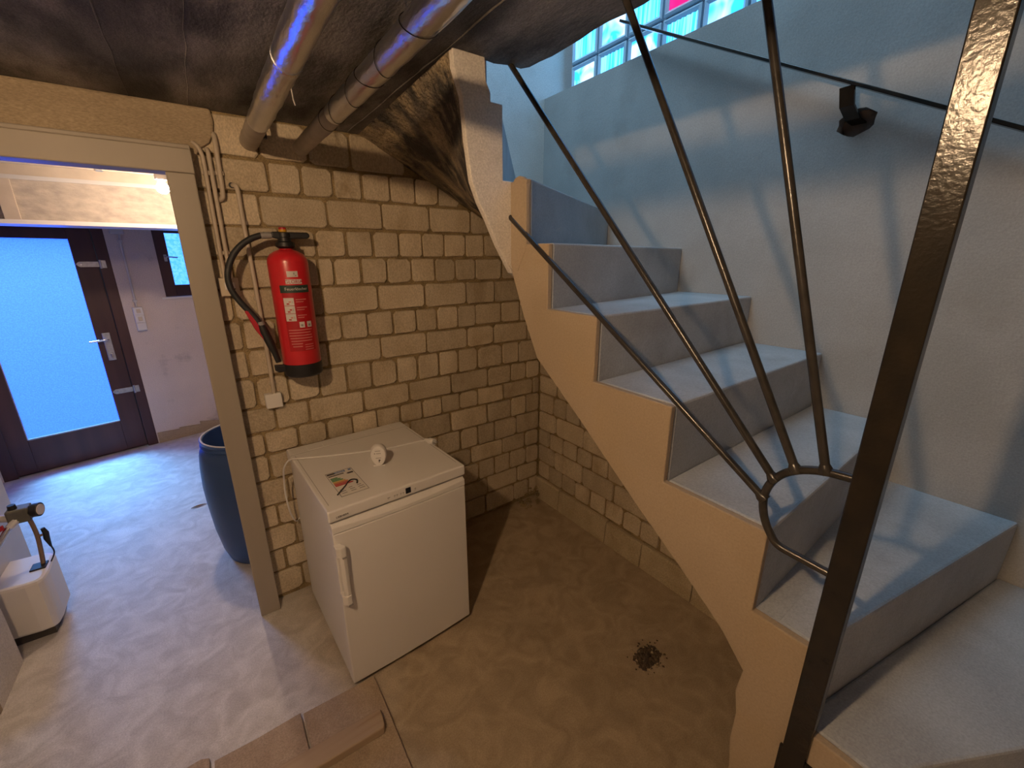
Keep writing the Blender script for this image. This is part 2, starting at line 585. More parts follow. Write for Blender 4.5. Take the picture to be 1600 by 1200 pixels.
r2 = random.Random(11)
slab = [(-4.2, -3.5), (0.0, -3.5), (0.0, -2.35)]
slab += rough_line((-0.876, -2.35), (-0.876, -1.03), 26, 0.007, r2)
slab += [(-0.876, -1.03), (-0.878, -0.985), (-0.892, -0.962), (-0.93, -0.962), (-0.975, -0.945), (-1.02, -0.950), (-1.075, -0.948)]
slab += rough_line((-1.075, -0.948), (-1.075, 0.0), 12, 0.006, r2)[1:]
slab += [(-1.075, 0.0), (-4.2, 0.0)]
ceiling = structure(MB().prism(slab, CEIL, CEIL + 0.26, 'z').build('ceiling', M['ceiling']), 'dark raw concrete ceiling slab with board marks and chipped stair opening')
# thin cement ridges left by the formwork joints
rg = MB()
for x, y0, y1, w in ((-1.683, -2.4, -0.02, 0.0016), (-1.845, -2.2, -0.02, 0.0022), (-1.20, -2.6, -0.02, 0.0022), (-1.125, -1.6, -0.02, 0.003), (-2.35, -2.5, -0.02, 0.002)):
    n = 22
    pts = [(x + r2.uniform(-0.003, 0.003), y0 + (y1 - y0) * i / n, CEIL) for i in range(n + 1)]
    rg.tube(pts, [w * r2.uniform(0.6, 1.3) for _ in pts], 6)
rg.build('formwork_ridge', M['ceiling'], ceiling)
structure(MB().prism([(-4.2, 0.25), (0.3, 0.25), (0.3, 3.64), (-4.2, 2.52)], CEIL, CEIL + 0.26, 'z').build('ceiling.001', M['plaster_beige']), 'ceiling of the boiler room beyond the opening')
structure(box('ceiling.002', M['plaster'], (-4.2, 0.3, -3.5, 0.25, TOP, TOP + 0.2)), 'white ceiling above the upper stair hall')

# ------------------------------------------------------------------ back wall (the wall with the opening)
DX0, DX1 = -2.65, -1.75
wb = MB()
wb.box(DX1, 0.55, 0.0, 0.25, 0, CEIL + 0.26)
wb.box(-4.2, DX0, 0.0, 0.25, 0, CEIL + 0.26)
wb.box(DX0, DX1, 0.0, 0.25, 1.99, CEIL + 0.26)
wb.box(-4.2, 0.55, 0.0, 0.25, CEIL + 0.26, TOP + 0.2)
wall_back = structure(wb.build('wall_back', M['plaster']), 'back wall of pale bricks with the boiler room opening')

# unit brick meshes: front face towards -y, rounded uneven outline, 1 x 1 in x/z
def unit_brick(rnd, w, h):
    n = 10
    cr = 0.012
    base = []
    for sx, sz in ((-1, -1), (1, -1), (1, 1), (-1, 1)):
        base.append((sx, sz))
    out = []
    hw, hh = w / 2, h / 2
    crn = [rnd.uniform(0.004, 0.016) for _ in range(4)]
    out = [(-hw + crn[0], -hh), (0 + rnd.uniform(-.02, .02), -hh), (hw - crn[1], -hh), (hw, -hh + crn[1]), (hw, hh - crn[2]), (hw - crn[2], hh),
           (rnd.uniform(-.02, .02), hh), (-hw + crn[3], hh), (-hw, hh - crn[3]), (-hw, -hh + crn[0])]
    out = [(x + rnd.uniform(-.0022, .0022), z + rnd.uniform(-.0022, .0022)) for x, z in out]
    n = len(out)
    ins = 0.0035
    vs = [(x, 0.03, z) for x, z in out]
    vs += [(x, 0.0035 + rnd.uniform(-.001, .001), z) for x, z in out]
    vs += [(x * (1 - ins / hw), rnd.uniform(-.0012, .0012), z * (1 - ins / hh)) for x, z in out]
    fs = []
    for k in (0, 1):
        for i in range(n):
            j = (i + 1) % n
            fs.append((k * n + i, k * n + j, (k + 1) * n + j, (k + 1) * n + i))
    fs.append(tuple(range(2 * n, 3 * n)))
    me = bpy.data.meshes.new('brick')
    me.from_pydata(vs, [], fs)
    me.materials.append(M['brick'])
    return me


br = random.Random(5)
HEADERS = [unit_brick(br, 0.115, 0.113) for _ in range(8)]
STRETCH = [unit_brick(br, 0.24, 0.113) for _ in range(8)]


def place_brick(parent, x0, x1, z0, z1, face, along='x'):
    w, h = x1 - x0, z1 - z0
    if w < 0.02 or h < 0.02:
        return
    st = w > 0.175
    me = br.choice(STRETCH if st else HEADERS)
    o = bpy.data.objects.new('brick', me)
    COL.objects.link(o)
    o.parent = parent
    cx, cz = (x0 + x1) / 2, (z0 + z1) / 2
    sx, sz = w / (0.24 if st else 0.115), h / 0.113
    d = face + br.uniform(-0.003, 0.0035)
    if along == 'x':
        o.location = (cx, d, cz)
        o.scale = (sx, 1, sz)
        o.rotation_euler = (0, br.uniform(-0.006, 0.006), 0)
    else:                     # wall x = const, looking towards +x; local x runs to -y
        o.location = (d, cx, cz)
        o.scale = (sx, 1, sz)
        o.rotation_euler = (br.uniform(-0.006, 0.006), 0, -pi / 2)


mb = MB()
mb.prism([(DX1, 0.0), (0, 0), (0, 1.75), (-0.40, 1.93), (-1.0, CEIL), (DX1, CEIL)], -0.001, 0.0, 'y')
mb.build('mortar', M['mortar'], wall_back)
# course joints and head joints measured on the wall
ZJ = [2.19, 2.04, 1.915, 1.788, 1.665, 1.54, 1.41, 1.283, 1.16, 1.02, .90, .79, .66, .525, .41, .28, .158, .02]
HJ = [[-1.48, -1.295, -1.121, -0.87, -0.74], [-1.46, -1.336, -1.208, -1.082, -.95, -.826, -.70, -.575, -.45], [-1.507, -1.249, -1.0, -.755, -.514, -.39, -.26],
      [-1.57, -1.45, -1.312, -1.181, -1.056, -.925, -.802, -.678, -.551, -.427, -.30, -.17], [-1.637, -1.40, -1.315, -1.249, -1.123, -.998, -.869, -.737, -.615, -.488, -.309, -.18],
      [-1.661, -1.42, -1.311, -1.055, -.805, -.553, -.365, -.12], [-1.646, -1.52, -1.38, -1.244, -1.119, -.991, -.86, -.741, -.613, -.496, -.314, -.18],
      [-1.645, -1.44, -1.317, -1.063, -.81, -.557, -.374, -.12], [-1.636, -1.506, -1.377, -1.246, -1.121, -.991, -.872, -.744, -.619, -.491, -.31, -.186],
      [-1.579, -1.437, -1.178, -.929, -.673, -.421, -.246, -.122], [-1.637, -1.498, -1.37, -1.245, -1.12, -.99, -.86, -.74, -.623, -.496, -.307, -.067],
      [-1.637, -1.44, -1.19, -.94, -.685, -.428, -.247, -.125], [-1.575, -1.45, -1.32, -1.2, -1.07, -.94, -.78, -.626, -.502, -.38, -.202],
      [-1.638, -1.40, -1.16, -.91, -.72, -.557, -.316, -.129], [-1.577, -1.45, -1.32, -1.19, -1.06, -.93, -.80, -.64, -.502, -.38, -.256, -.12],
      [-1.642, -1.40, -1.16, -.92, -.68, -.44, -.194], [-1.581, -1.44, -1.2, -.95, -.70, -.46, -.222, -.091]]


def soffit_b(x):
    """height of the stair soffit along the back wall"""
    return 1.66 + (-x) * 0.49 if x > -1.075 else 9.0


for k, joints in enumerate(HJ):
    xs = [-1.755] + joints + [-0.012]
    z1, z0 = ZJ[k], ZJ[k + 1]
    for a, b in zip(xs[:-1], xs[1:]):
        if soffit_b((a + b) / 2) < z0 + 0.02:
            continue
        top = z1 - 0.0055
        j = br.uniform(0.004, 0.0075)
        place_brick(wall_back, a + j, b - j, z0 + br.uniform(.004, .0075), top - br.uniform(0, .003), -0.0125)
# rough plaster over the opening with its round end
pl = [(-4.2, 1.99), (DX1, 1.99), (-1.70, 2.0), (-1.675, 2.05), (-1.64, 2.075), (-1.622, 2.11), (-1.615, 2.15), (-1.62, CEIL), (-4.2, CEIL)]
MB().prism(pl, -0.03, 0.0, 'y').build('plaster_band', M['plaster_beige'], wall_back, bevel=0.008)
MB().box(-4.2, DX0, -0.02, 0, 0, 1.99).build('plaster_band', M['plaster_beige'], wall_back)
# crumbled mortar heap in the corner of the two brick walls
lump = MB()
for i in range(26):
    x, y = -br.uniform(0.0, 0.20), -br.uniform(0.0, 0.12)
    r = br.uniform(0.008, 0.022)
    z = max(0.005, 0.14 - abs(x) * 0.75 - abs(y) * 0.4) * br.uniform(0.5, 1)
    lump.add([(x + r * br.uniform(.6, 1.2) * a, y + r * br.uniform(.6, 1.2) * b, z + r * c) for a, b, c in ((1, 0, 0), (-1, 0, 0), (0, 1, 0), (0, -1, 0), (0, 0, 1), (0, 0, -1))],
             [(0, 2, 4), (2, 1, 4), (1, 3, 4), (3, 0, 4), (2, 0, 5), (1, 2, 5), (3, 1, 5), (0, 3, 5)])
lo = lump.build('mortar_crumbs', M['mortar'], wall_back)
lo['kind'] = 'stuff'

# ------------------------------------------------------------------ right wall (bricks under the stair, plaster above, glass block window)
WZ0, WZ1, WY0 = 2.524, 4.30, -1.62
wr = MB()
wr.box(0.0, 0.3, -3.5, 0.0, -0.2, WZ0)
wr.box(0.0, 0.3, -3.5, WY0, WZ0, TOP + 0.2)
wr.box(0.0, 0.3, WY0, 0.0, WZ1, TOP + 0.2)
wall_right = wr.build('wall_right', M['stair_wall'])
structure(wall_right, 'plastered stair wall lit blue from the glass blocks')
cut(wall_right, blob_prism(-1.53, 2.068, 0.046, -0.02, 0.07, 'x', n=16, jit=0.13, sx=1.1, sy=0.85).build('cutter', M['dark_hole']))
soff_in = [(-1.842, .79), (-1.732, .886), (-1.535, 1.029), (-1.302, 1.208), (-1.101, 1.355)]
MB().prism([(-1.84, 0), (0, 0), (0, 1.72), (-0.3, 1.68), (-0.7, 1.58), (-1.1, 1.42), (-1.302, 1.26), (-1.535, 1.08), (-1.84, .83)], -0.001, 0.0, 'x').build('mortar', M['mortar'], wall_right)


def soffit_w(y):
    pts = [(-2.2, 0.5)] + soff_in + [(-0.7, 1.5), (-0.3, 1.6), (0.0, 1.66)]
    for (a, za), (b, zb) in zip(pts[:-1], pts[1:]):
        if a <= y <= b:
            return za + (zb - za) * (y - a) / (b - a)
    return 1.66


RC = {0: ([-0.13, -0.26, -0.39, -0.52, -0.647, -0.781, -0.906, -1.03, -1.16, -1.29, -1.42, -1.55, -1.68], .158, .28),
      1: ([-0.185, -0.445, -0.704, -0.96, -1.21, -1.46, -1.71], .28, .41), 2: ([-0.13, -0.261, -0.391, -0.519, -0.65, -0.775, -0.9, -1.03, -1.155, -1.28, -1.41, -1.54, -1.67], .41, .525),
      3: ([-0.191, -0.44, -0.69, -0.94, -1.19, -1.44, -1.69], .525, .66), 4: ([-0.156, -0.28, -0.405, -0.53, -0.66, -0.785, -0.91, -1.04, -1.165, -1.29, -1.42, -1.55], .66, .79)}
for k in range(5, 12):
    z0 = .79 + (k - 5) * .1255
    if k % 2:
        RC[k] = ([-0.19 - .25 * i for i in range(7)], z0, z0 + .1255)
    else:
        RC[k] = ([-0.13 - .127 * i for i in range(13)], z0, z0 + .1255)
for k, (js, z0, z1) in RC.items():
    ys = [-0.014] + js + [-1.83]
    for a, b in zip(ys[:-1], ys[1:]):
        if soffit_w((a + b) / 2) < z0 + 0.03:
            continue
        j = br.uniform(0.004, 0.0075)
        place_brick(wall_right, b + j, a - j, z0 + .005, z1 - .006, -0.0125, 'y')
# low cement kerb along the foot of the brick wall under the stair
kerb = MB()
ky = [-0.012, -0.26, -0.68, -0.938, -1.25, -1.55, -1.83]
for i, (a, b) in enumerate(zip(ky[:-1], ky[1:])):
    h = 0.148 + br.uniform(-.006, .006)
    MB().prism([(-0.036 - br.uniform(0, .004), 0.0), (-0.030, h - .008), (-0.022, h), (0.0, h), (0.0, 0)], a - .002, b + .002, 'y').build('kerb_block', M['kerb'], wall_right, bevel=0.004)
# --- glass block window
win = structure(empty('window_1', (0.15, -0.043, 2.50)), 'glass block window in the stair wall with one pink block')
MB().box(0.02, 0.05, -1.60, 0.0, 0.0, 1.81).build('joint_mortar', M['joint'], win)
for r in range(9):  # upper rows are out of view, added to throw more light on the back wall
    for c in range(8):
        y1 = -0.006 - 0.2 * c
        z0 = 0.006 + 0.2 * r
        w = 0.188
        kind = 'block_pink' if (r, c) in ((1, 3), (3, 6), (6, 1)) else ('block_swirl' if (r + c) % 2 == 0 else 'block_ribbed')
        # body: bevelled glass block whose face carries the pressed pattern
        e = 0.020
        vs = []
        for (x, i) in ((0.07, 0.0), (0.006, 0.0), (0.0, 0.008), (0.010, e)):
            vs += [(x, y1 - w + i, z0 + i), (x, y1 - i, z0 + i), (x, y1 - i, z0 + w - i), (x, y1 - w + i, z0 + w - i)]
        fs = []
        for q in range(3):
            for s in range(4):
                t = (s + 1) % 4
                fs.append((q * 4 + s, (q + 1) * 4 + s, (q + 1) * 4 + t, q * 4 + t))
        b = MB().add(vs, fs).build('glass_block', M['block_edge'], win)
        # pressed inner face
        p = MB()
        yy0, yy1, zz0, zz1 = y1 - w + e, y1 - e, z0 + e, z0 + w - e
        if kind == 'block_ribbed':
            n = 12
            vs, fs = [], []
            for q in range(n + 1):
                x = 0.010 + (0.006 if q % 2 else 0.0)
                y = yy0 + (yy1 - yy0) * q / n
                vs += [(x, y, zz0), (x, y, zz1)]
            for q in range(n):
                fs.append((2 * q, 2 * q + 1, 2 * q + 3, 2 * q + 2))
            p.add(vs, fs)
        else:
            n = 6
            vs, fs = [], []
            for q in range(n + 1):
                for s in range(n + 1):
                    inner = 0 < q < n and 0 < s < n
                    vs.append((0.010 + (br.uniform(-.004, .008) if inner else 0), yy0 + (yy1 - yy0) * q / n, zz0 + (zz1 - zz0) * s / n))
            for q in range(n):
                for s in range(n):
                    a = q * (n + 1) + s
                    fs.append((a, a + 1, a + n + 2, a + n + 1))
            p.add(vs, fs)
        p.build('pressed_face', M[kind], b, smooth=kind != 'block_ribbed')

# ------------------------------------------------------------------ walls nobody sees from the front but that close the rooms
structure(box('wall_left', M['plaster'], (-4.4, -4.2, -3.5, 3.9, -0.2, TOP + 0.2)), 'plain left wall closing both rooms')
structure(box('wall_front', M['plaster'], (-4.4, 0.3, -3.7, -3.5, -0.2, TOP + 0.2)), 'plain wall behind the viewer')
structure(box('wall_boiler_room', M['far_wall'], (0.3, 0.5, 0.25, 3.9, -0.2, CEIL + 0.26)), 'right wall of the boiler room')

# far wall of the boiler room, slightly skewed: local u along the wall, v outward
FO, FA = (-2.346, 2.776, 0.0), math.atan2(0.243, 0.970)
wall_far = structure(empty('wall_far', FO, FA), 'far boiler room wall with the brown door and small window')
fw = MB()
D0, D1, DT = -0.93, 0.012, 1.95
V0, V1, VZ0, VZ1 = 0.325, 1.0, 1.325, 1.945
fw.box(-2.2, D0, 0, 0.3, -0.2, CEIL + .26)
fw.box(D0, D1, 0, 0.3, DT, CEIL + .26)
fw.box(D1, V0, 0, 0.3, -0.2, CEIL + .26)
fw.box(V0, V1, 0, 0.3, -0.2, VZ0)
fw.box(V0, V1, 0, 0.3, VZ1, CEIL + .26)
fw.box(V1, 3.0, 0, 0.3, -0.2, CEIL + .26)
fw.build('plaster_face', M['far_wall'], wall_far)
fk = MB()
n = 16
for i in range(n):
    a, b = D1 + 0.01 + i * (2.7 / n), D1 + 0.01 + (i + 1) * (2.7 / n)
    fk.prism([(a, 0), (b, 0), (b, 0.10 + br.uniform(-.02, .02)), (a, 0.10 + br.uniform(-.02, .02))], -0.012, 0.0, 'y')
fk.build('cement_skirting', M['plaster_beige'], wall_far)
MB().box(V0 - .03, V1, -0.012, 0.10, VZ0 - .012, VZ0 + .004).build('window_sill', M['white_plastic'], wall_far)

# brown door with a frosted pane
door = structure(empty('door_1', FO, FA), 'dark brown exterior door with one tall frosted glass pane')
y0 = 0.01
MB().box(-0.06, 0.014, y0 - .015, y0 + .05, 0.0, DT).build('door_frame_post', M['brown_wood'], door, bevel=.004)
MB().box(-0.935, -0.860, y0 - .015, y0 + .05, 0.0, DT).build('door_frame_post', M['brown_wood'], door, bevel=.004)
MB().box(-0.87, -0.05, y0 - .013, y0 + .05, 1.895, DT + .005).build('door_frame_head', M['brown_wood'], door, bevel=.004)
PX0, PX1, PZ0, PZ1 = -0.752, -0.200, 0.285, 1.812
MB().box(-0.862, PX0, y0, y0 + .05, 0.015, 1.895).build('door_stile', M['brown_wood'], door, bevel=.003)
MB().box(PX1, -0.063, y0, y0 + .05, 0.015, 1.895).build('door_stile', M['brown_wood'], door, bevel=.003)
MB().box(-0.87, -0.05, y0 + .03, y0 + .12, -.01, 0.03).build('threshold', M['brown_wood'], door)
MB().box(PX0, PX1, y0, y0 + .05, 0.015, PZ0).build('door_rail', M['brown_wood'], door, bevel=.003)
MB().box(PX0, PX1, y0, y0 + .05, PZ1, 1.895).build('door_rail', M['brown_wood'], door, bevel=.003)
MB().box(PX0 - .01, PX1 + .01, y0 + .02, y0 + .026, PZ0 - .01, PZ1 + .01).build('glass_pane', M['door_pane'], door)
bd = MB()
bd.box(PX0, PX1, y0 + .006, y0 + .018, PZ0, PZ0 + .007)
bd.box(PX0, PX0 + .006, y0 + .006, y0 + .018, PZ0 + .007, PZ1)
bd.build('glazing_bead', M['hinge'], door)


def strap_hinge(zc):
    h = MB()
    pts = [(-0.195, zc), (-0.185, zc + .014), (-0.172, zc + .021), (-0.055, zc + .021), (-0.055, zc - .021), (-0.172, zc - .021), (-0.185, zc - .014)]
    h.prism(pts, y0 - .006, y0 - .0005, 'y')
    h.box(-0.05, -0.018, y0 - .018, y0 - .0155, zc - .03, zc + .03)
    h.tube([(-0.052, y0 - .016, zc - .034), (-0.052, y0 - .016, zc + .034)], .008, 8)
    o = h.build('strap_hinge', M['hinge'], door, bevel=.001)
    s = MB()
    for x in (-0.16, -0.09):
        s.lathe([(.006, 0), (.0045, .003)], 8).xform(Matrix.Translation((0, 0, 0)))
    s = MB().tube([(-0.165, y0 - .006, zc), (-0.165, y0 - .010, zc)], .007, 8)
    s.build('screw', M['chrome'], o)


strap_hinge(1.621)
strap_hinge(0.551)
hp = MB().box(-0.162, -0.112, y0 - .012, y0 - .0005, 0.83, 1.065).build('handle_plate', M['hinge'], door, bevel=.004)
MB().tube(smooth_path([(-0.137, y0 - .012, 1.01), (-0.137, y0 - .05, 1.012), (-0.150, y0 - .058, 1.012), (-0.20, y0 - .06, 1.008), (-0.252, y0 - .058, 1.004)], 4), .008, 8).build('lever', M['chrome'], hp, smooth=True)
MB().box(-0.144, -0.130, y0 - .02, y0 - .011, 0.845, 0.89).build('lock_cylinder', M['chrome'], hp, bevel=.003)

# small brown window, recessed
w2 = structure(empty('window_2', FO, FA), 'small brown framed window beside the wall switches')
yw = 0.09
fr = 0.105
MB().box(V0, V0 + fr, yw, yw + .05, VZ0, VZ1).build('window_stile', M['brown_wood'], w2, bevel=.004)
MB().box(V1 - fr, V1, yw, yw + .05, VZ0, VZ1).build('window_stile', M['brown_wood'], w2, bevel=.004)
MB().box(V0 + fr, V1 - fr, yw, yw + .05, VZ0, VZ0 + fr).build('window_rail', M['brown_wood'], w2, bevel=.004)
MB().box(V0 + fr, V1 - fr, yw, yw + .05, VZ1 - .06, VZ1).build('window_rail', M['brown_wood'], w2, bevel=.004)
MB().box(V0 + fr - .005, V1 - fr + .005, yw + .02, yw + .026, VZ0 + fr - .005, VZ1 - .055).build('window_pane', M['far_pane'], w2)
wh = MB().box(V0 + .065, V0 + .088, yw - .008, yw, 1.64, 1.70).build('window_handle', M['hinge'], w2, bevel=.003)
MB().tube([(V0 + .076, yw - .008, 1.68), (V0 + .076, yw - .035, 1.68), (V0 + .16, yw - .04, 1.674)], .006, 8).build('lever', M['hinge'], wh)

# ------------------------------------------------------------------ door frame of the opening
trim = structure(empty('trim_1', (0, 0, 0)), 'beige painted wooden frame around the opening')
MB().prism([(-1.79, -0.085), (-1.706, -0.085), (-1.706, -0.03), (-1.75, -0.03), (-1.75, 0.02), (-1.79, 0.02)], 0.0, 1.955, 'z').build('jamb', M['frame'], trim, bevel=.004)
MB().prism([(-2.65, -0.085), (-2.74, -0.085), (-2.74, -0.02), (-2.69, -0.02), (-2.65, -0.02)], 0.0, 1.955, 'z').build('jamb', M['frame'], trim, bevel=.004)
MB().box(-2.74, -1.704, -0.087, -0.0, 1.955, 2.036).build('head', M['frame'], trim, bevel=.004)
MB().box(-2.74, -1.704, -0.072, -0.03, 2.036, 2.052).build('head_moulding', M['frame'], trim, bevel=.004)

# ------------------------------------------------------------------ staircase
stair = tag(empty('staircase', (-0.46, -1.2, 0)), 'winding grey-painted concrete staircase with plastered side rising along the right wall', 'staircase')
sp = Vector(stair.location)


def spart(b, name, m, bevel=0.0, smooth=False):
    b.v = [tuple(Vector(p) - sp) for p in b.v]
    return b.build(name, m, stair, bevel=bevel, smooth=smooth)


XI = -0.910     # inner ends of the steps
N = {1: ((XI, -2.36), (-0.93, -2.99)), 2: ((XI, -2.26), (-0.60, -2.99)), 3: ((XI, -2.16), (-0.12, -2.96)), 4: ((XI, -2.07), (0, -2.56)), 5: ((XI, -1.945), (0, -2.12)),
     6: ((XI, -1.83), (0, -1.80)), 7: ((XI, -1.59), (0, -1.572)), 8: ((XI, -1.345), (0, -1.30)), 9: ((XI, -1.145), (0, -0.97)), 10: ((XI, -1.04), (0, -0.53)),
     11: ((-0.957, -0.947), (-0.20, 0)), 12: ((-1.0, -0.947), (-0.62, 0)), 13: ((-1.075, -0.947), (-1.075, 0))}
Z = {0: 0, 1: .19, 2: .38, 3: .57, 4: .757, 5: .945, 6: 1.14, 7: 1.335, 8: 1.515, 9: 1.703, 10: 1.887, 11: 2.09, 12: 2.27, 13: 2.45}
for k in range(1, 13):
    a, b_ = N[k]
    c, d = N[k + 1]
    poly = [a, b_]
    if k == 2 or k == 1:
        poly += [(0, -2.99)] if k == 2 else []
        poly = [a, b_, d, c]
    elif k == 3:
        poly = [a, b_, (0, -2.96), d, c]
    elif k == 10:
        poly = [a, b_, (0, 0), d, c, (XI, -0.947)]
    else:
        poly = [a, b_, d, c]
    bot = 0.0 if k <= 5 else Z[k - 1] - 0.015
    if k == 5:
        poly = [a, b_, (0, -1.86), (XI, -1.87)]
        spart(MB().prism([(XI, -1.90), (0, -1.90), d, c], .80, Z[5] - .001, 'z'), 'step_back', M['step'])
    # every step reaches a little under the next one
    if 5 < k < 13:
        cx = Vector(((c[0] + d[0]) / 2, (c[1] + d[1]) / 2))
    b = MB().prism(poly, bot, Z[k], 'z')
    if k > 5:              # the underside rises from the foot of the riser to the next step
        for i, p in enumerate(b.v):
            if abs(p[2] - bot) < 1e-6 and not any(abs(p[0] - q[0]) + abs(p[1] - q[1]) < 1e-6 for q in (a, b_)):
                b.v[i] = (p[0], p[1], Z[k] - 0.03)
    spart(b, 'step', M['step'], bevel=0.006)

# side skin following the steps (plaster), straight flight
prof = []
for k in range(1, 11):
    prof += [(N[k][0][1], Z[k - 1]), (N[k][0][1], Z[k] - .002)]
prof += [(-0.955, Z[10] - .002)]
low = [(-1.855, 0.0), (-1.850, .30), (-1.838, .42), (-1.846, .50), (-1.836, .58), (-1.838, .66), (-1.828, .72), (-1.835, .785)]
low += [(-1.78, .847), (-1.732, .886), (-1.64, .955), (-1.535, 1.029), (-1.42, 1.117), (-1.302, 1.208), (-1.20, 1.283), (-1.101, 1.355), (-1.03, 1.48), (-0.969, 1.61), (-0.955, 1.66)]
spart(MB().prism(prof + low[::-1], -0.928, XI, 'x'), 'side_plaster', M['stringer'], bevel=0.003)
# rounded end of the step that starts the turn
pill = [(-1.042, 1.69), (-1.042, 1.865), (-1.036, 1.884), (-1.022, 1.893), (-1.005, 1.897), (-0.985, 1.893), (-0.972, 1.88), (-0.968, 1.86), (-0.968, 1.64), (-1.0, 1.62)]
spart(MB().prism(pill, -0.931, -0.915, 'x'), 'rounded_step_end', M['stringer'], bevel=0.004)
# side skin of the turned flight
front = [(-0.90, 1.60), (-0.90, 1.887), (-0.957, 1.887), (-0.957, 2.088), (-0.998, 2.088), (-0.998, 2.11), (-1.012, 2.135), (-1.016, CEIL + .02), (-1.117, CEIL + .02), (-1.115, 2.15), (-1.091, 2.086), (-1.082, 1.98), (-1.068, 1.876), (-1.045, 1.82), (-1.016, 1.77), (-0.98, 1.70), (-0.928, 1.615)]
spart(MB().prism(front, -0.962, -0.940, 'y'), 'side_plaster', M['plaster'], bevel=0.003)
# rough underside: ruled between the inner edge and the walls
inner = [(-0.92, -1.842, .79), (-0.92, -1.732, .886), (-0.92, -1.535, 1.029), (-0.92, -1.302, 1.208), (-0.92, -1.101, 1.355), (-0.92, -1.03, 1.48), (-0.92, -.969, 1.61),
         (-.97, -.955, 1.685), (-1.016, -.955, 1.77), (-1.068, -.955, 1.876), (-1.091, -.955, 2.086), (-1.117, -.955, 2.19)]
outer = [(0, -1.842, .79), (0, -1.732, .886), (0, -1.535, 1.029), (0, -1.302, 1.208), (0, -1.0, 1.40), (0, -.70, 1.50), (0, -.3, 1.60), (0, 0, 1.66), (-.25, 0, 1.785), (-.5, 0, 1.905),
         (-.78, 0, 2.045), (-1.075, 0, 2.19)]
sm = MB()
nu, reps = 14, 4
rows = []
sr = random.Random(3)
for i in range(len(inner) - 1):
    for q in range(reps):
        t = q / reps
        rows.append((Vector(inner[i]).lerp(Vector(inner[i + 1]), t), Vector(outer[i]).lerp(Vector(outer[i + 1]), t)))
rows.append((Vector(inner[-1]), Vector(outer[-1])))
vs, fs = [], []
for i, (a, b) in enumerate(rows):
    for j in range(nu + 1):
        p = a.lerp(b, j / nu)
        if 0 < j < nu and 0 < i < len(rows) - 1:
            p.z += sr.uniform(-.012, .008)
        vs.append(p)
for i in range(len(rows) - 1):
    for j in range(nu):
        k = i * (nu + 1) + j
        fs.append((k, k + 1, k + nu + 2, k + nu + 1))
spart(MB().add(vs, fs), 'underside', M['soffit'], smooth=True)

# ------------------------------------------------------------------ iron railing with fan of rods
PX = -0.93
rail = tag(empty('railing', (PX, -1.956, 0.62)), 'black iron stair railing with square post and fan of rods from a half ring', 'railing')
rp = Vector(rail.location)


def rpart(b, name, m, bevel=0.0, smooth=False, parent=None):
    b.v = [tuple(Vector(p) - rp) for p in b.v]
    return b.build(name, m, parent or rail, bevel=bevel, smooth=smooth)


rpart(MB().box(PX - 0.008, PX + 0.020, -1.977, -1.936, 0.40, CEIL), 'post', M['black_iron'], bevel=.002)
rpart(MB().box(PX - 0.004, PX + 0.003, -2.025, -1.930, 0.60, 0.685), 'fixing_plate', M['black_iron'], bevel=.002)
rpart(MB().box(PX + 0.003, PX + 0.05, -2.034, -1.99, 0.676, 0.685), 'fixing_flange', M['black_iron'], bevel=.002)
ring = [(PX, -1.94, 1.120), (PX, -1.90, 1.121), (PX, -1.872, 1.122)] + [(PX, -1.895 + .087 * cos(a), 1.2145 + .092 * sin(a)) for a in [(-70 + 14 * i) * pi / 180 for i in range(12)]] + [(PX, -1.905, 1.308), (PX, -1.94, 1.307)]
ring = [(PX, -1.94, 1.118), (PX, -1.885, 1.121), (PX, -1.851, 1.125), (PX, -1.832, 1.145), (PX, -1.819, 1.17), (PX, -1.812, 1.20), (PX, -1.813, 1.225), (PX, -1.822, 1.252), (PX, -1.838, 1.274), (PX, -1.858, 1.289), (PX, -1.88, 1.299), (PX, -1.905, 1.305), (PX, -1.94, 1.308)]
rpart(MB().tube(smooth_path(ring, 4), .0078, 10), 'half_ring', M['rod'], smooth=True)
RODS = [((PX, -1.812, 1.208), (PX, -0.917, 1.813)), ((PX, -1.824, 1.254), (PX, -0.956, CEIL + .01)), ((PX, -1.855, 1.287), (PX, -1.372, CEIL + .004)), ((PX, -1.899, 1.304), (PX, -1.6405, CEIL + .004))]
for a, b in RODS:
    o = rpart(MB().tube([a, b], .0078, 10), 'rod', M['rod'], smooth=True)
    d = (Vector(b) - Vector(a)).normalized()
    A = Vector(a)
    rpart(MB().tube([A - d * .004, A + d * .006, A + d * .014], [.012, .0115, .008], 8), 'weld', M['rod'], smooth=True)

# wall handrail
hr = tag(empty('handrail', (-0.07, -1.2, 2.3)), 'thin dark iron handrail on the plastered stair wall below the glass blocks', 'handrail')
hp_ = Vector(hr.location)
A, B = Vector((-0.07, -0.60, 2.652)), Vector((-0.07, -2.60, 1.588))
d = (B - A).normalized()
up = Vector((1, 0, 0)).cross(d).normalized()
vs = []
for p in (A, B):
    for sx, sz in ((-.016, -.005), (.016, -.005), (.016, .005), (-.016, .005)):
        vs.append(p + Vector((sx, 0, 0)) + up * sz - hp_)
MB().add(vs, [(0, 1, 2, 3), (7, 6, 5, 4), (0, 4, 5, 1), (1, 5, 6, 2), (2, 6, 7, 3), (3, 7, 4, 0)]).build('bar', M['black_iron'], hr, bevel=.002)
bk = MB()
vs = []
for p in ((-0.075, -1.513, 2.155), (-0.060, -1.517, 2.105), (-0.02, -1.525, 2.075), (0.06, -1.528, 2.068)):
    p = Vector(p)
    for sy, sz in ((-.019, -.004), (.019, -.004), (.019, .004), (-.019, .004)):
        vs.append(p + Vector((sz, sy, sz * .5)) - hp_)
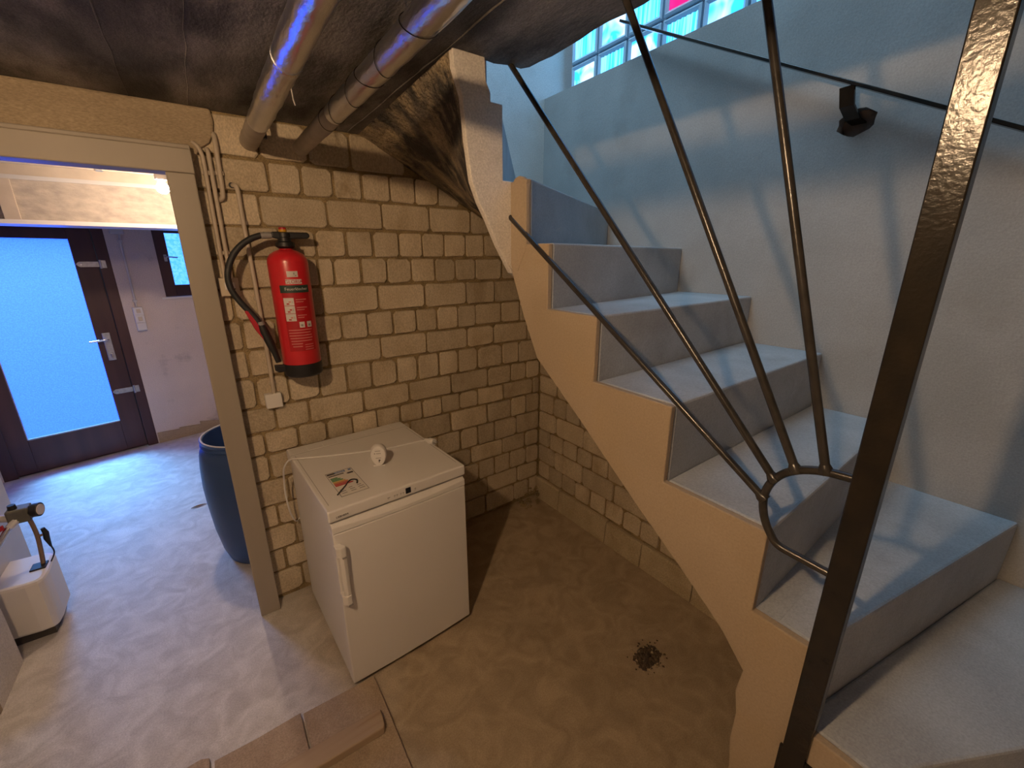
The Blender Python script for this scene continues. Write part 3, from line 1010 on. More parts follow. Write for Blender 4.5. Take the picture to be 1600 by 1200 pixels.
fs = [(0, 1, 2, 3), (15, 14, 13, 12)]
for q in range(3):
    for s in range(4):
        t = (s + 1) % 4
        fs.append((q * 4 + s, (q + 1) * 4 + s, (q + 1) * 4 + t, q * 4 + t))
bk.add(vs, fs).build('bracket', M['black_iron'], hr)
hole = blob_prism(-1.53, 2.068, 0.044, 0.035, 0.069, 'x', n=14, jit=0.1)
hole.v = [tuple(Vector(p) - hp_) for p in hole.v]
hole.build('socket_grout', M['dark_hole'], hr)

# ------------------------------------------------------------------ insulated pipes under the ceiling
def lagged_pipe(label, x, z, r, ysplit, loops, seed):
    rr = random.Random(seed)
    t = tag(empty('insulated_pipe', (x, -1.2, z)), label, 'pipe', 'foil wrapped heating pipes under the ceiling')
    n = 70
    y0, y1 = -3.2, -0.004
    vs, rs = [], []
    for i in range(n + 1):
        y = y0 + (y1 - y0) * i / n
        vs.append((rr.uniform(-.0012, .0012), y + 1.2, rr.uniform(-.0012, .0012)))
        rs.append(r * rr.uniform(.97, 1.03))
    k = int(n * (ysplit - y0) / (y1 - y0))
    MB().tube(vs[:k + 1], rs[:k + 1], 22).build('foil_wrap', M['foil'], t, smooth=True)
    MB().tube(vs[k:], [q * .98 for q in rs[k:]], 22).build('bare_lagging', M['foil_dull'], t, smooth=True)
    for y, tilt in loops:
        ringp = [((r + .0012) * cos(a), y + 1.2 + tilt * cos(a + 1.0), (r + .0012) * sin(a)) for a in [2 * pi * q / 24 for q in range(24)]]
        MB().tube(ringp, .0008, 6, closed=True).build('wire_loop', M['wire'], t)
    return t


p1 = lagged_pipe('foil-wrapped heating pipe nearer the doorway, reflecting blue light', -1.508, 2.10, 0.034, -0.32, [(-1.3, .015)], 1)
p2 = lagged_pipe('foil-wrapped heating pipe nearer the stair, bound with dark wires', -1.322, 2.10, 0.031, -0.52, [(-0.78, .03), (-0.90, -.03), (-0.60, .035), (-1.02, .02), (-1.20, -.03), (-0.48, .01)], 2)
# band joint on the first pipe
MB().tube([(0, -0.90 + 1.2, 0), (0, -0.885 + 1.2, 0)], .036, 22).build('joint_band', M['chrome'], p1)
MB().box(0.030, 0.045, 1.2 - 0.15, 1.2 - 0.13, -0.01, 0.09).build('pipe_hanger', M['wire'], p1)
MB().tube([(-0.09, 1.2 - 0.42, 0.09), (-0.088, 1.2 - 0.42, 0.055), (-0.084, 1.2 - 0.42, 0.04)], .002, 6).build('tie_wire', M['print_white'], p2)

# ------------------------------------------------------------------ electrical conduits on the back wall
def conduit(label, pts, clamps, r=0.008, m='conduit', smooth_n=5):
    t = tag(empty('conduit', pts[-1]), label, 'conduit', 'surface electrical conduits beside the door frame')
    p0 = Vector(pts[-1])
    MB().tube([Vector(p) - p0 for p in smooth_path(pts, smooth_n)], r, 10).build('tube', M[m], t, smooth=True)
    for x, z in clamps:
        MB().box(x - r - .005, x + r + .005, -0.014 - .004, -0.012 + .004, z - .008, z + .008).build('clamp', M['conduit'], t, bevel=.003).location = -p0 + Vector((0, -.010, 0))
    return t


yc = -0.030
conduit('leftmost cream conduit, closest to the wooden door frame', [(-1.70, -0.02, 2.072), (-1.683, yc, 2.062), (-1.671, yc, 2.03), (-1.670, yc, 1.98), (-1.673, yc, 1.684), (-1.674, yc, 1.585)], [(-1.671, 1.972), (-1.673, 1.684)], .0075)
conduit('middle cream conduit of the three beside the door frame', [(-1.652, -0.02, 2.055), (-1.650, yc, 2.035), (-1.651, yc, 1.95), (-1.653, yc, 1.691), (-1.654, yc, 1.588)], [(-1.652, 1.972), (-1.653, 1.684)], .0075)
conduit('short cream conduit of the three, ending in a bend below its clamp', [(-1.623, -0.02, 2.11), (-1.622, yc, 2.08), (-1.625, yc, 1.98), (-1.627, yc, 1.905), (-1.632, yc, 1.885), (-1.645, -0.01, 1.877)], [(-1.625, 1.974)], .0085)
cB = conduit('long cream conduit running behind the extinguisher hose down to the square box', [(-1.592, -0.004, 1.936), (-1.585, -.022, 1.936), (-1.578, yc, 1.928), (-1.576, yc, 1.90), (-1.576, yc, 1.818), (-1.572, yc, 1.504), (-1.571, yc, 1.226), (-1.572, yc, 1.082)], [(-1.576, 1.80), (-1.572, 1.50), (-1.571, 1.13)], .0085)
hb = MB().tube([(-1.592 + 1.572, -0.012 + .03, 1.936 - 1.082), (-1.592 + 1.572, -0.016 + .03, 1.936 - 1.082)], .011, 10)
hb.build('entry_hole_disc', M['black_plastic'], cB)  # black disc painted for the darkness of the hole the conduit leaves
jb = tag(empty('junction_box', (-1.578, -0.012, 1.05)), 'small square white junction box under the extinguisher', 'junction box')
MB().box(-.033, .033, -.034, 0, -.033, .033).build('lid', M['white_plastic'], jb, bevel=.004)
MB().box(-.030, .030, 0, .012, -.030, .030).build('back_box', M['cream_plastic'], jb)
sb = tag(empty('switch_box', (-1.664, -0.012, 1.552)), 'cream electrical box on the wall behind the extinguisher hose', 'switch')
MB().box(-.034, .034, -.034, 0, -.036, .036).build('housing', M['cream_plastic'], sb, bevel=.004)
sw = MB().box(-.016, .020, -.039, -.034, -.012, .018).build('rocker', M['white_plastic'], sb, bevel=.002)
MB().box(.004, .020, -.0402, -.039, -.010, -.006).build('marking', M['print_dark'], sw)

# ------------------------------------------------------------------ fire extinguisher
EX, EY = -1.450, -0.112
ext = tag(empty('fire_extinguisher', (EX, EY, 1.17)), 'red fire extinguisher with black hose hanging on the brick wall', 'fire extinguisher')
R = 0.076
MB().lathe([(R - .004, .052), (R, .06), (R, .475), (R - .003, .492), (R - .014, .508), (R - .032, .520), (.024, .527), (.022, .535)], 40).build('cylinder', M['red'], ext, smooth=True)
MB().lathe([(R - .010, .0), (R - .002, .006), (R + .001, .012), (R + .001, .056), (R - .004, .060)], 40).build('base_ring', M['black_plastic'], ext, smooth=True)
valve = MB().lathe([(.026, .530), (.036, .538), (.036, .553), (.024, .558), (.024, .572), (.026, .574), (.026, .590), (.016, .594)], 20).build('valve', M['black_plastic'], ext, smooth=True)
lv = MB().prism([(-.045, .572), (-.02, .566), (.085, .570), (.094, .576), (.094, .588), (.085, .594), (-.045, .594)], -.016, .016, 'y').build('lever', M['black_plastic'], ext, bevel=.005)
MB().lathe([(.014, .592), (.015, .600), (.015, .603)], 16, c=(-.002, 0)).build('yellow_cap', M['yellow'], valve)
MB().lathe([(.014, .603), (.014, .610), (.010, .612)], 16, c=(-.002, 0)).build('red_button', M['red_plastic'], valve)
hosep = [(-.045, -.004, .580), (-.085, -.006, .578), (-.140, -.008, .552), (-.186, -.010, .505), (-.214, -.012, .440), (-.214, -.012, .380), (-.190, -.014, .325), (-.158, -.016, .275), (-.134, -.018, .230)]
MB().tube(smooth_path(hosep, 6), .0115, 12).build('hose', M['rubber'], ext, smooth=True)
MB().tube([(-.046, -.004, .580), (-.064, -.005, .5795), (-.083, -.006, .578)], .0128, 12).build('hose_ferrule', M['print_grey'], ext, smooth=True)
noz = MB().tube([(-.136, -.018, .236), (-.133, -.018, .226), (-.128, -.018, .205), (-.112, -.018, .150), (-.102, -.02, .112), (-.094, -.02, .072)], [.013, .0145, .017, .016, .012, .011], 12).build('nozzle', M['black_plastic'], ext, smooth=True)
MB().prism([(-.184, .292), (-.166, .296), (-.130, .215), (-.120, .178), (-.134, .170), (-.158, .215)], -.026, -.012, 'y').build('trigger_lever', M['red_plastic'], noz, bevel=.004)
MB().tube([(-.1365, -.018, .246), (-.1335, -.018, .232)], .0138, 12).build('collar', M['print_grey'], noz, smooth=True)
MB().prism([(-.112, .060), (-.060, .056), (-.056, .028), (-.098, .026), (-.112, .036)], -.024, -.004, 'y').build('hose_clip', M['black_plastic'], ext, bevel=.004)
MB().box(-.02, .02, R - .004, 0.109, .30, .46).build('wall_bracket', M['black_plastic'], ext)


def on_cyl(rad, off=0.0):
    # text/print coordinates: x along the circumference (0 = facing the doorway side a little), y = height
    a0 = -pi / 2 - 0.16
    return lambda x, y, z: Vector(((rad + off + z) * cos(a0 + x / rad), (rad + off + z) * sin(a0 + x / rad), y))


def patch(name, x0, x1, z0, z1, m, parent, off):
    f = on_cyl(R, off)
    n = max(2, int((x1 - x0) / .006))
    vs, fs = [], []
    for i in range(n + 1):
        x = x0 + (x1 - x0) * i / n
        vs += [f(x, z0, 0), f(x, z1, 0)]
    for i in range(n):
        fs.append((2 * i, 2 * i + 2, 2 * i + 3, 2 * i + 1))
    return MB().add(vs, fs).build(name, m, parent, smooth=True)


lab = patch('label', -.040, .066, .118, .362, M['red_label'], ext, .0008)
patch('label_band', -.044, .070, .358, .388, M['green_print'], lab, .0012)
text('lettering', 'Feuerlöscher', .0165, lambda x, y, z: on_cyl(R, .0016)(x + .018, y + .368, z), M['print_white'], lab, 'CENTER', .0002)
patch('brand_plate', -.018, .042, .393, .411, M['print_white'], lab, .0012)
text('lettering', 'GLORIA', .0185, lambda x, y, z: on_cyl(R, .0016)(x + .0115, y + .3955, z), M['print_red'], lab, 'CENTER', .0002)
st = patch('inspection_sticker', -.010, .030, .420, .443, M['print_white'], lab, .0012)
for i, (a, b, c, d) in enumerate(((.014, .018, .430, .437), (.019, .024, .424, .428), (.012, .026, .4265, .4275))):
    patch('print_mark', a, b, c, d, M['print_grey'], lab, .0016)
# three white picture fields
for i in range(3):
    z1 = .338 - i * .032
    patch('picture_field', -.036, .002, z1 - .030, z1, M['print_white'], lab, .0012)
    patch('print_mark', -.026, -.016, z1 - .026, z1 - .021, M['print_red'], lab, .0016)
    patch('print_mark', -.018, -.009, z1 - .018, z1 - .013, M['print_pale'] if i != 1 else M['print_red'], lab, .0016)
    text('lettering', str(i + 1), .013, lambda x, y, z, q=z1: on_cyl(R, .0016)(x - .008, y + q - .020, z), M['print_grey'], lab, 'LEFT', .0002)
    for q in range(2):
        patch('print_line', .008, .050 - q * .012 - (.006 if i == 2 else 0), z1 - .009 - q * .009, z1 - .0055 - q * .009, M['print_pale'], lab, .0012)
for x in (.010, .040):
    patch('picture_field', x, x + .020, .216, .240, M['print_white'], lab, .0012)
    patch('print_mark', x + .005, x + .014, .221, .230, M['print_grey'], lab, .0016)
for i, (a, b) in enumerate(((-.034, .058), (-.034, .050), (-.034, .054), (-.032, .056), (-.030, .052), (-.030, .012), (-.026, .010))):
    patch('print_line', a, b, .205 - i * .0115, .2085 - i * .0115, M['print_pale'], lab, .0012)
for i in range(3):
    patch('print_line', .020, .056, .142 - i * .010, .145 - i * .010, M['print_pale'], lab, .0012)

# ------------------------------------------------------------------ refrigerator
FR = tag(empty('refrigerator', (-1.253, -0.690, 0), 0.05), 'white under-counter refrigerator standing in front of the brick wall', 'refrigerator')
H = 0.815
MB().box(-.274, .274, .045, .632, .020, .765).build('body', M['white_enamel'], FR, bevel=.004)
MB().box(-.268, .268, .05, .60, .0, .022).build('plinth', M['black_plastic'], FR)
# door with softly bowed top edge
nd = 14
dp = [(-.276, .024)]
dpts = []
for i in range(nd + 1):
    x = -.276 + .552 * i / nd
    dpts.append((x, -.008 - .006 * sin(pi * i / nd)))
door_poly = [(-.276, .042)] + dpts + [(.276, .042)]
dr = MB().prism(door_poly, .024, .722, 'z').build('door', M['white_enamel'], FR, bevel=.005)
# grip ledge along the top of the door: slopes back
vs, fs = [], []
for i in range(nd + 1):
    x = -.276 + .552 * i / nd
    b = .010 * sin(pi * i / nd)
    yf = -.008 - .006 * sin(pi * i / nd)
    vs += [(x, yf, .724), (x, yf + .002, .748 - b * 1.2), (x, .014, .7635), (x, .042, .7635), (x, .042, .724)]
for i in range(nd):
    for q in range(5):
        t = (q + 1) % 5
        fs.append((i * 5 + q, i * 5 + t, (i + 1) * 5 + t, (i + 1) * 5 + q))
fs += [tuple(range(5))[::-1], tuple(range(nd * 5, nd * 5 + 5))]
MB().add(vs, fs).build('grip_ledge', M['white_plastic'], dr, bevel=.0015)
MB().box(-.272, .272, .000, .042, .7205, .7255).build('door_groove', M['groove'], dr)
MB().box(-.270, .270, .010, .042, .7625, .7675).build('door_gap_shade', M['print_dark'], dr)  # dark strip painting the shade in the gap below the worktop
# handle on the left of the door
hd = MB().prism([(-.270, -.032), (-.258, -.040), (-.246, -.036), (-.244, -.030), (-.258, -.033), (-.268, -.026)], .435, .672, 'z').build('handle', M['white_plastic'], dr, bevel=.002)
for z0, z1 in ((.640, .680), (.432, .472)):
    MB().prism([(-.278, .0), (-.278, -.030), (-.264, -.042), (-.246, -.040), (-.244, -.030), (-.258, -.006), (-.258, .0)], z0, z1, 'z').build('handle_mount', M['white_plastic'], hd, bevel=.003)
    MB().box(-.262, -.247, -.0432, -.040, z0 - .004, z0 + .001).build('cover_slot', M['print_grey'], hd)
# worktop lid
lid = MB().box(-.282, .282, -.004, .645, .768, H).build('worktop', M['white_enamel'], FR, bevel=.007, seg=3)
grv = MB()
grv.box(-.266, -.2635, .04, .54, H - .001, H + .0006)
grv.box(.2635, .266, .04, .54, H - .001, H + .0006)
grv.box(-.28, .28, .555, .5575, H - .001, H + .0006)
grv.build('worktop_groove', M['groove'], lid)
for i in range(8):
    x0 = -.272 + i * .068
    MB().box(x0 + .002, x0 + .066, .566, .634, H - .002, H + .0012).build('vent_cover', M['white_plastic'], lid, bevel=.0008)
MB().box(.008, .030, -.0055, -.003, .779, .803).build('display', M['display'], lid, bevel=.001)
text('brand_lettering', 'LIEBHERR', .0105, lambda x, y, z: Vector((x - .256, -.0043 - z, y + .781)), M['print_dark'], lid)
for x, w in ((-.066, .010), (-.040, .006), (-.030, .006), (-.014, .005), (-.004, .005), (.046, .006)):
    MB().box(x, x + w, -.0050, -.0038, .788, .7905).build('panel_icon', M['print_grey'], lid)
    MB().box(x, x + w * .7, -.0050, -.0038, .7835, .7850).build('panel_icon', M['print_grey'], lid)
# printed energy label lying flat on the worktop
LX0, LX1, LY0, LY1 = -.211, -.106, .066, .281
HL = H + .0007
el = MB().box(LX0, LX1, LY0, LY1, H - .0005, HL).build('energy_label', M['paper'], lid)


def flat(name, pts, m, h=.0005):
    MB().prism(pts, HL - .0002, HL + h, 'z').build(name, m, el)


def rect(x0, x1, y0, y1):
    return [(LX0 + x0 * .105, LY0 + y0 * .215), (LX0 + x1 * .105, LY0 + y0 * .215), (LX0 + x1 * .105, LY0 + y1 * .215), (LX0 + x0 * .105, LY0 + y1 * .215)]


flat('border', rect(0, 1, 0, .012), M['print_grey'])
flat('border', rect(0, 1, .988, 1), M['print_grey'])
flat('border', rect(0, .02, 0, 1), M['print_grey'])
flat('border', rect(.98, 1, 0, 1), M['print_grey'])
flat('title_block', rect(.04, .32, .90, .97), M['print_dark'])
flat('title_strip', rect(.32, .72, .90, .97), M['p_blue'])
flat('flag_field', rect(.84, .95, .905, .965), M['p_blue'])
flat('brand_line', rect(.05, .62, .83, .865), M['print_dark'])
flat('class_arrow', [(LX0 + a * .105, LY0 + b * .215) for a, b in ((.70, .80), (.76, .83), (.95, .83), (.95, .77), (.76, .77))], M['print_dark'])
text('lettering', 'ENERG', .011, lambda x, y, z: Vector((x + LX0 + .037, y + LY0 + .1955, HL + .0007 + z)), M['paper'], el, 'LEFT', .0001)
for i, (mm, w) in enumerate((('p_green', .34), ('p_green', .42), ('p_green', .48), ('p_yellow', .54), ('p_orange', .60), ('print_red', .66), ('print_red', .72))):
    y1 = .76 - i * .052
    flat('scale_arrow', [(LX0 + a * .105, LY0 + b * .215) for a, b in ((.06, y1), (w - .05, y1), (w, y1 - .021), (w - .05, y1 - .042), (.06, y1 - .042))], M[mm])
for a, b in ((.1, .28), (.42, .60), (.72, .92)):
    for y in (.10, .17, .24):
        flat('data_mark', rect(a, b - (.05 if y > .2 else 0), y, y + .022), M['print_grey'])

# the plug-in device, the hooked wire and the power cord on top
FM = Matrix.Translation((-1.253, -0.690, 0)) @ Matrix.Rotation(0.05, 4, 'Z')
dev = tag(empty('plug_in_device', FM @ Vector((0.0, .228, H)), -0.42), 'white oval plug-in device standing upright on the refrigerator', 'plug')
outl = []
for i in range(24):
    a = 2 * pi * i / 24
    zz = .048 + .048 * sin(a)
    w = .028 + .010 * (zz / .096)
    outl.append((w * cos(a) * (1.0 if sin(a) > -.9 else .9), zz))
vs, fs = [], []
rings = ((-.020, .82), (-.0235, .93), (-.020, 1.0), (.0, 1.03), (.016, 1.0), (.022, .85))
rings = ((-.0225, .70), (-.021, .88), (-.015, .98), (.0, 1.02), (.012, .97), (.018, .80))
for y, s in rings:
    vs += [(x * s, y, .048 + (z - .048) * s) for x, z in outl]
n = 24
for q in range(len(rings) - 1):
    for i in range(n):
        j = (i + 1) % n
        fs.append((q * n + i, q * n + j, (q + 1) * n + j, (q + 1) * n + i))
fs += [tuple(range(n))[::-1], tuple(range((len(rings) - 1) * n, len(rings) * n))]
MB().add(vs, fs).build('shell', M['white_plastic'], dev, smooth=True)
for x in (-.0095, .0095):
    MB().tube([(x, .015, .05), (x, .036, .05)], .0022, 8).build('plug_pin', M['chrome'], dev)
MB().prism([(-.024, -.014), (.024, -.014), (.018, .012), (-.018, .012)], 0, .004, 'z').build('foot', M['white_plastic'], dev)
for i, (x, z, w) in enumerate(((-.012, .072, .022), (-.016, .060, .005), (-.006, .060, .004), (0.0, .060, .004), (.006, .060, .004), (-.011, .040, .022))):
    MB().box(x, x + w, -.0232, -.0224, z, z + (.0022 if w > .01 else .004)).build('print_mark', M['print_grey'], dev)
MB().prism([(-.001, .022), (.004, .022), (.003, .026), (.008, .031), (.006, .034), (-.002, .033), (.001, .029)], -.0232, -.0224, 'y').build('emblem', M['print_dark'], dev)

hk = tag(empty('wire_hook', FM @ Vector((-.17, .12, H + .0035))), 'thin black hooked wire lying across the coloured energy label', 'wire')
hkp = smooth_path([FM @ Vector((x, y, H + .0040)) - hk.location for x, y in ((-.219, .086), (-.196, .112), (-.173, .137), (-.158, .158), (-.143, .169), (-.130, .164), (-.124, .150), (-.131, .130))], 5)
MB().tube(hkp, [.0026] * (len(hkp) - 8) + [.0034] * 8, 8).build('wire', M['wire'], hk, smooth=True)

cord = tag(empty('power_cord', FM @ Vector((0, .35, H))), 'cream power cord with plug running over the refrigerator top and down its side', 'cord')
pts = [FM @ Vector(p) for p in ((.296, .286, H + .012), (.27, .312, H + .007), (.221, .333, H + .005), (.071, .355, H + .005), (-.109, .424, H + .005), (-.205, .466, H + .006), (-.262, .486, H + .010), (-.292, .512, H + .004), (-.316, .532, H - .035))]
pts += [Vector((-1.600, -.125, .70)), Vector((-1.603, -.115, .61)), Vector((-1.595, -.10, .51)), Vector((-1.578, -.07, .445)), Vector((-1.560, -.04, .43)), Vector((-1.53, -.030, .47))]
MB().tube([p - cord.location for p in smooth_path(pts, 6)], .0038, 8).build('cable', M['white_plastic'], cord, smooth=True)
pa, pb = FM @ Vector((.300, .280, H + .013)), FM @ Vector((.268, .218, H + .014))
dirp = (pb - pa).normalized()
pa = FM @ Vector((.262, .316, H + .011)) - cord.location
pb = FM @ Vector((.278, .255, H + .015)) - cord.location
pg = MB().tube([pa, pa.lerp(pb, .35), pa.lerp(pb, .5), pb], [.007, .011, .0165, .015], 10).build('plug', M['white_plastic'], cord, smooth=True)
for s in (-1, 1):
    q = (pb - pa).normalized().cross(Vector((0, 0, 1))) * .0095 * s
    MB().tube([pb + q, pb + q + (pb - pa).normalized() * .019], .0024, 8).build('plug_pin', M['chrome'], pg)

# ------------------------------------------------------------------ wooden lid of boards on the floor
lidw = tag(empty('wooden_lid', (-1.80, -0.95, 0)), 'flat lid of wide wooden boards with a batten lying before the refrigerator', 'board')
lp = Vector(lidw.location)


def lpart(b, name, m, bevel=.002):
    b.v = [tuple(Vector(p) - lp) for p in b.v]
    return b.build(name, m, lidw, bevel=bevel)


lpart(MB().prism([(-1.716, -0.712), (-1.60, -0.716), (-1.452, -0.722), (-1.452, -0.86), (-1.458, -1.30), (-1.716, -1.30)], 0, .022, 'z'), 'board', M['wood_board'])
lpart(MB().prism([(-1.993, -0.704), (-1.86, -0.708), (-1.7245, -0.703), (-1.7245, -1.30), (-1.993, -1.30)], 0, .022, 'z'), 'board', M['wood_board'])
lpart(MB().prism([(-2.27, -0.69), (-2.03, -0.672), (-2.006, -0.685), (-2.003, -1.30), (-2.27, -1.30)], 0, .024, 'z'), 'board', M['wood_board'])
lpart(MB().prism([(-2.29, -0.868), (-1.80, -0.876), (-1.487, -0.886), (-1.4805, -0.893), (-1.486, -0.950), (-1.494, -0.962), (-1.80, -0.952), (-2.29, -0.944)], .022, .056, 'z'), 'batten', M['batten'], .004)

# ------------------------------------------------------------------ broken floor drain
drain = tag(empty('floor_drain', (-0.455, -1.315, 0)), 'broken out drain hole full of dark rubble in the floor below the stair', 'drain')
rr = random.Random(21)


def rubble(n, r0, r1, rad, m, zlo, zhi):
    b = MB()
    for i in range(n):
        a, q = rr.uniform(0, 2 * pi), rad * math.sqrt(rr.random())
        x, y, r = q * cos(a) * 1.2, q * sin(a) * .85, rr.uniform(r0, r1)
        z = rr.uniform(zlo, zhi)
        b.add([(x + r * rr.uniform(.5, 1.2) * i_, y + r * rr.uniform(.5, 1.2) * j_, z + r * .7 * k_) for i_, j_, k_ in ((1, 0, 0), (-1, 0, 0), (0, 1, 0), (0, -1, 0), (0, 0, 1), (0, 0, -1))],
              [(0, 2, 4), (2, 1, 4), (1, 3, 4), (3, 0, 4), (2, 0, 5), (1, 2, 5), (3, 1, 5), (0, 3, 5)])
    o = b.build('rubble', m, drain)
    o['kind'] = 'stuff'


rubble(150, .006, .015, .060, M['debris'], -.012, .006)
rubble(20, .005, .011, .078, M['debris_pale'], .002, .005)
rubble(36, .003, .008, .09, M['debris'], .001, .003)

# ------------------------------------------------------------------ boiler room things
drum = tag(empty('plastic_drum', (-1.67, 0.535, 0)), 'open blue plastic drum standing behind the door frame', 'drum')
MB().lathe([(.205, 0), (.218, .012), (.236, .075), (.254, .21), (.264, .38), (.266, .47), (.260, .58), (.252, .645), (.247, .668), (.236, .685), (.228, .692)], 48, cap1=False).build('shell', M['barrel'], drum, smooth=True)
MB().lathe([(.228, .690), (.236, .696), (.240, .704), (.230, .716), (.236, .722), (.238, .732), (.230, .737), (.222, .732), (.218, .68), (.225, .40), (.20, .02)], 48, cap0=False).build('rim', M['barrel'], drum, smooth=True)
MB().tube([(.230 * cos(a), .230 * sin(a), .7355) for a in [2 * pi * i / 48 for i in range(48)]], .0045, 8, closed=True).build('worn_lip', M['grey_white'], drum, smooth=True)
MB().lathe([(.2, .60), (.12, .50), (.02, .47)], 32, cap0=False).build('inside_bottom', M['barrel_in'], drum)

# heating boiler behind the opening's left jamb
bo = tag(empty('heating_boiler', (-2.9, 0.72, 0)), 'white heating boiler with rounded burner cover at the left edge', 'boiler')
bp = Vector(bo.location)


def bpart(b, name, m, bevel=0.0, smooth=False, parent=None):
    b.v = [tuple(Vector(p) - bp) for p in b.v]
    return b.build(name, m, parent or bo, bevel=bevel, smooth=smooth)


bpart(MB().box(-3.22, -2.70, .42, .84, .07, 1.02), 'body', M['grey_white'], bevel=.03)
bpart(MB().box(-3.18, -2.71, .44, .82, 0, .075), 'plinth', M['print_dark'])
cv = [(-2.72, .355), (-2.60, .340), (-2.562, .345), (-2.545, .362), (-2.540, .42), (-2.545, .56), (-2.575, .60), (-2.72, .61)]
bc = bpart(MB().prism(cv, .048, .305, 'z'), 'burner_cover', M['white_enamel'], bevel=.014)
bpart(MB().box(-2.625, -2.615, .352, .40, .07, .29), 'cover_seam', M['groove'])
bpart(MB().box(-2.76, -2.57, .375, .56, .0, .05), 'cover_shadow_base', M['print_dark'])  # dark box standing in for the thin shadow below the cover
fb = bpart(MB().box(-2.622, -2.550, .470, .535, .535, .602), 'oil_filter', M['olive'], bevel=.008)
bpart(MB().tube([(-2.562, .50, .575), (-2.545, .495, .575), (-2.540, .494, .575), (-2.520, .488, .575)], [.024, .026, .031, .031], 18), 'filter_cap', M['black_plastic'], smooth=True)
bpart(MB().tube([(-2.521, .4883, .575), (-2.5165, .487, .575)], .024, 18), 'cap_face', M['print_white'])
bpart(MB().tube([(-2.60, .495, .595), (-2.60, .495, .622)], [.016, .013], 12), 'knob', M['black_plastic'], smooth=True)
bpart(MB().tube(smooth_path([(-2.568, .50, .55), (-2.563, .50, .52), (-2.560, .50, .45), (-2.562, .49, .38), (-2.568, .48, .300)], 4), .0085, 8), 'copper_pipe', M['copper'], smooth=True)
bpart(MB().tube([(-2.562, .50, .44), (-2.535, .50, .445)], .006, 8), 'branch_pipe', M['copper'])
bpart(MB().tube([(-2.537, .50, .475), (-2.532, .50, .45), (-2.535, .50, .42), (-2.531, .50, .375)], [.008, .011, .011, .004], 8), 'vent_valve', M['black_plastic'], smooth=True)
bpart(MB().tube(smooth_path([(-2.531, .50, .38), (-2.528, .50, .34), (-2.545, .49, .303)], 4), .003, 6), 'thin_cable', M['black_plastic'], smooth=True)
bpart(MB().box(-2.605, -2.553, .44, .50, .299, .311), 'cable_gland', M['black_plastic'], bevel=.003)
hz = bpart(MB().tube(smooth_path([(-2.595, .48, .555), (-2.625, .46, .525), (-2.66, .44, .47), (-2.70, .42, .43)], 6), .0115, 12), 'braided_hose', M['chrome'], smooth=True)
bpart(MB().tube([(-2.596, .478, .553), (-2.618, .464, .532)], .0145, 10), 'hose_nut', M['white_plastic'])
bpart(MB().tube([(-2.612, .50, .555), (-2.70, .48, .60)], .016, 12), 'oil_pipe', M['grey_white'], smooth=True)
bpart(MB().prism([(-2.628, .535), (-2.70, .500), (-2.70, .525), (-2.63, .555)], .445, .460, 'y'), 'red_valve_lever', M['red_plastic'], bevel=.003)

# boxed beam, pipe and bulb under the boiler room ceiling
bm_ = structure(empty('trim_2', (0, 1.5, 0)), 'boxed-in board beam under the boiler room ceiling')
MB().box(-4.1, 0.2, 0.0, .25, 1.871, 2.078).build('board', M['beam_board'], bm_)
MB().box(-4.1, 0.2, -.012, .26, 1.848, 1.871).build('bottom_strip', M['white_plastic'], bm_)
MB().box(-4.1, 0.2, -.010, .25, 2.078, 2.10).build('top_strip', M['grey_white'], bm_)
MB().box(-2.56, -2.50, -.014, 0, 1.871, 2.078).build('cover_batten', M['conduit'], bm_)
MB().box(-4.1, 0.2, .0, .25, 2.10, CEIL).build('upper_board', M['conduit'], bm_)
cp = tag(empty('ceiling_pipe', (-2.0, 1.30, 2.15)), 'painted pipe running under the boiler room ceiling before the boxed beam', 'pipe')
MB().tube([(-2.1, 0, 0), (2.2, 0, 0)], .022, 14).build('tube', M['conduit'], cp, smooth=True)
MB().tube([(-.12, 0, 0), (-.09, 0, 0)], .027, 14).build('pipe_collar', M['hinge'], cp)


def lamp(name, label, spec, radius, drop):
    x, y, z = spec['loc']
    t = tag(empty(name, (x, y, z)), label, 'lamp')
    MB().lathe([(.008, .027), (.019, .020), (.027, .006), (.029, -.006), (.024, -.020), (.012, -.029), (.003, -.031)], 16).build(
        'bulb', glow(name + '_filament', spec['color'], spec['power'] / (4 * pi * pi * .029 ** 2)), t, smooth=True)
    MB().lathe([(.010, .026), (.016, .029), (.017, .034), (.026, .038), (.026, drop)], 16).build('socket', M['white_plastic'], t, smooth=True)
    return t


lamp('ceiling_lamp', 'bare bulb in a white socket on the ceiling left of the viewer', ROOM_LAMP, .035, .046)
lamp('ceiling_lamp', 'glowing bare bulb behind the top corner of the door frame', BACK_LAMP, .03, .155)

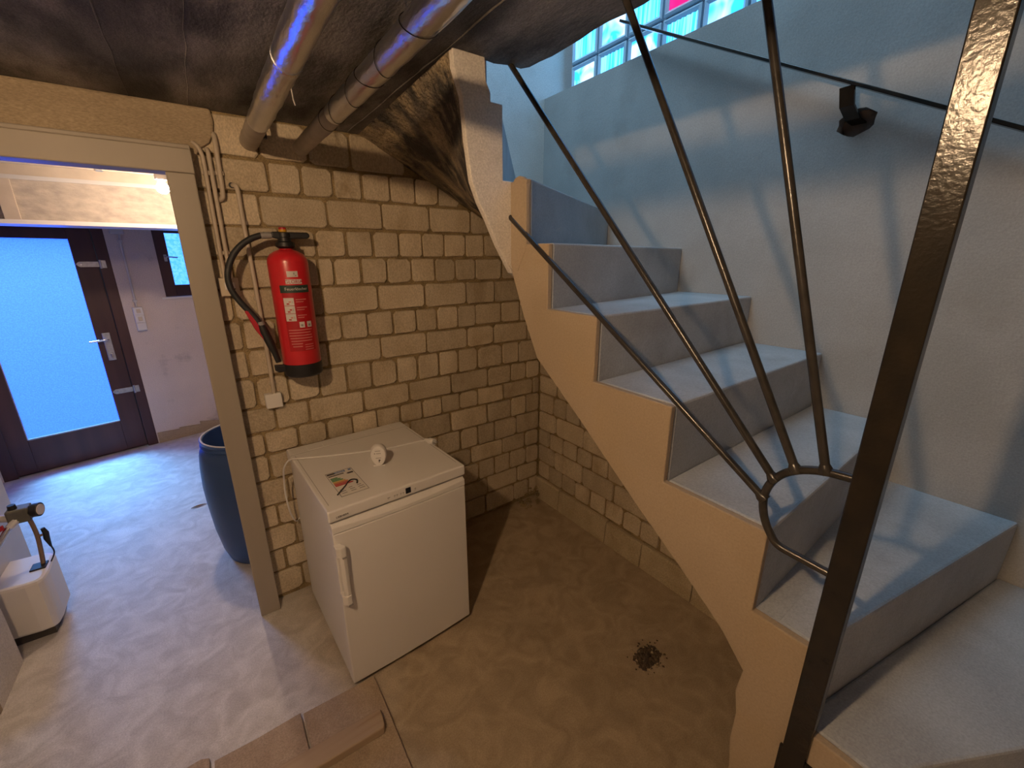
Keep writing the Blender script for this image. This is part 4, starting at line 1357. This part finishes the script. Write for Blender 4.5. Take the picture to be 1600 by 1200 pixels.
# wall switches, junction box and conduit on the far wall
u = lambda x, y, z: tuple(Matrix.Translation(FO) @ Matrix.Rotation(FA, 4, 'Z') @ Vector((x, y, z)))
sw3 = tag(empty('wall_switch', u(.103, -.001, 1.16), FA), 'three-gang white switch strip on the far wall beside the brown door', 'switch')
MB().box(-.034, .034, -.034, 0, -.102, .102).build('backplate', M['white_plastic'], sw3, bevel=.004)
for i in range(3):
    z = .068 - i * .068
    g = MB().box(-.031, .031, -.040, -.034, z - .031, z + .031).build('switch_cover', M['white_plastic'], sw3, bevel=.003)
    if i < 2:
        MB().box(-.014, .014, -.044, -.040, z - .017, z + .017).build('rocker', M['cream_plastic'], g, bevel=.002)
jb2 = tag(empty('junction_box', u(.095, -.001, 1.90), FA), 'white junction box high on the far wall under the boxed beam', 'junction box')
MB().box(-.046, .046, -.03, 0, -.042, .06).build('housing', M['grey_white'], jb2, bevel=.008)
MB().box(-.040, .040, -.034, -.03, -.036, .05).build('lid', M['grey_white'], jb2, bevel=.004)
cd = tag(empty('conduit', u(.102, -.015, 1.55), FA), 'thin grey conduit dropping to the switch strip on the far wall', 'conduit')
MB().tube([(0.006, 0, .305), (0.003, 0, .28), (0, 0, -.285)], .008, 8).build('tube', M['grey_white'], cd, smooth=True)
MB().box(-.014, .014, -.012, .014, -.245, -.225).build('clamp', M['grey_white'], cd, bevel=.003)
MB().box(-.014, .014, -.012, .014, .245, .265).build('clamp', M['grey_white'], cd, bevel=.003)

lf = tag(empty('dry_leaf', (-2.03, 1.25, 0.002)), 'single dry curled leaf lying on the boiler room floor', 'leaf')
vs, fs = [], []
for i in range(9):
    t = i / 8
    x = -.045 + .09 * t
    w = .009 * sin(pi * t) + .0008
    z = .004 + .008 * sin(pi * t)
    vs += [(x, -w + .01 * t, z * .4), (x, .01 * t, z), (x, w + .01 * t, z * .4)]
for i in range(8):
    for q in range(2):
        fs.append((i * 3 + q, (i + 1) * 3 + q, (i + 1) * 3 + q + 1, i * 3 + q + 1))
MB().add(vs, fs).build('blade', M['leaf'], lf, smooth=True)
MB().tube([(.045, .01, .002), (.058, .018, .001)], .0012, 6).build('stalk', M['leaf'], lf)
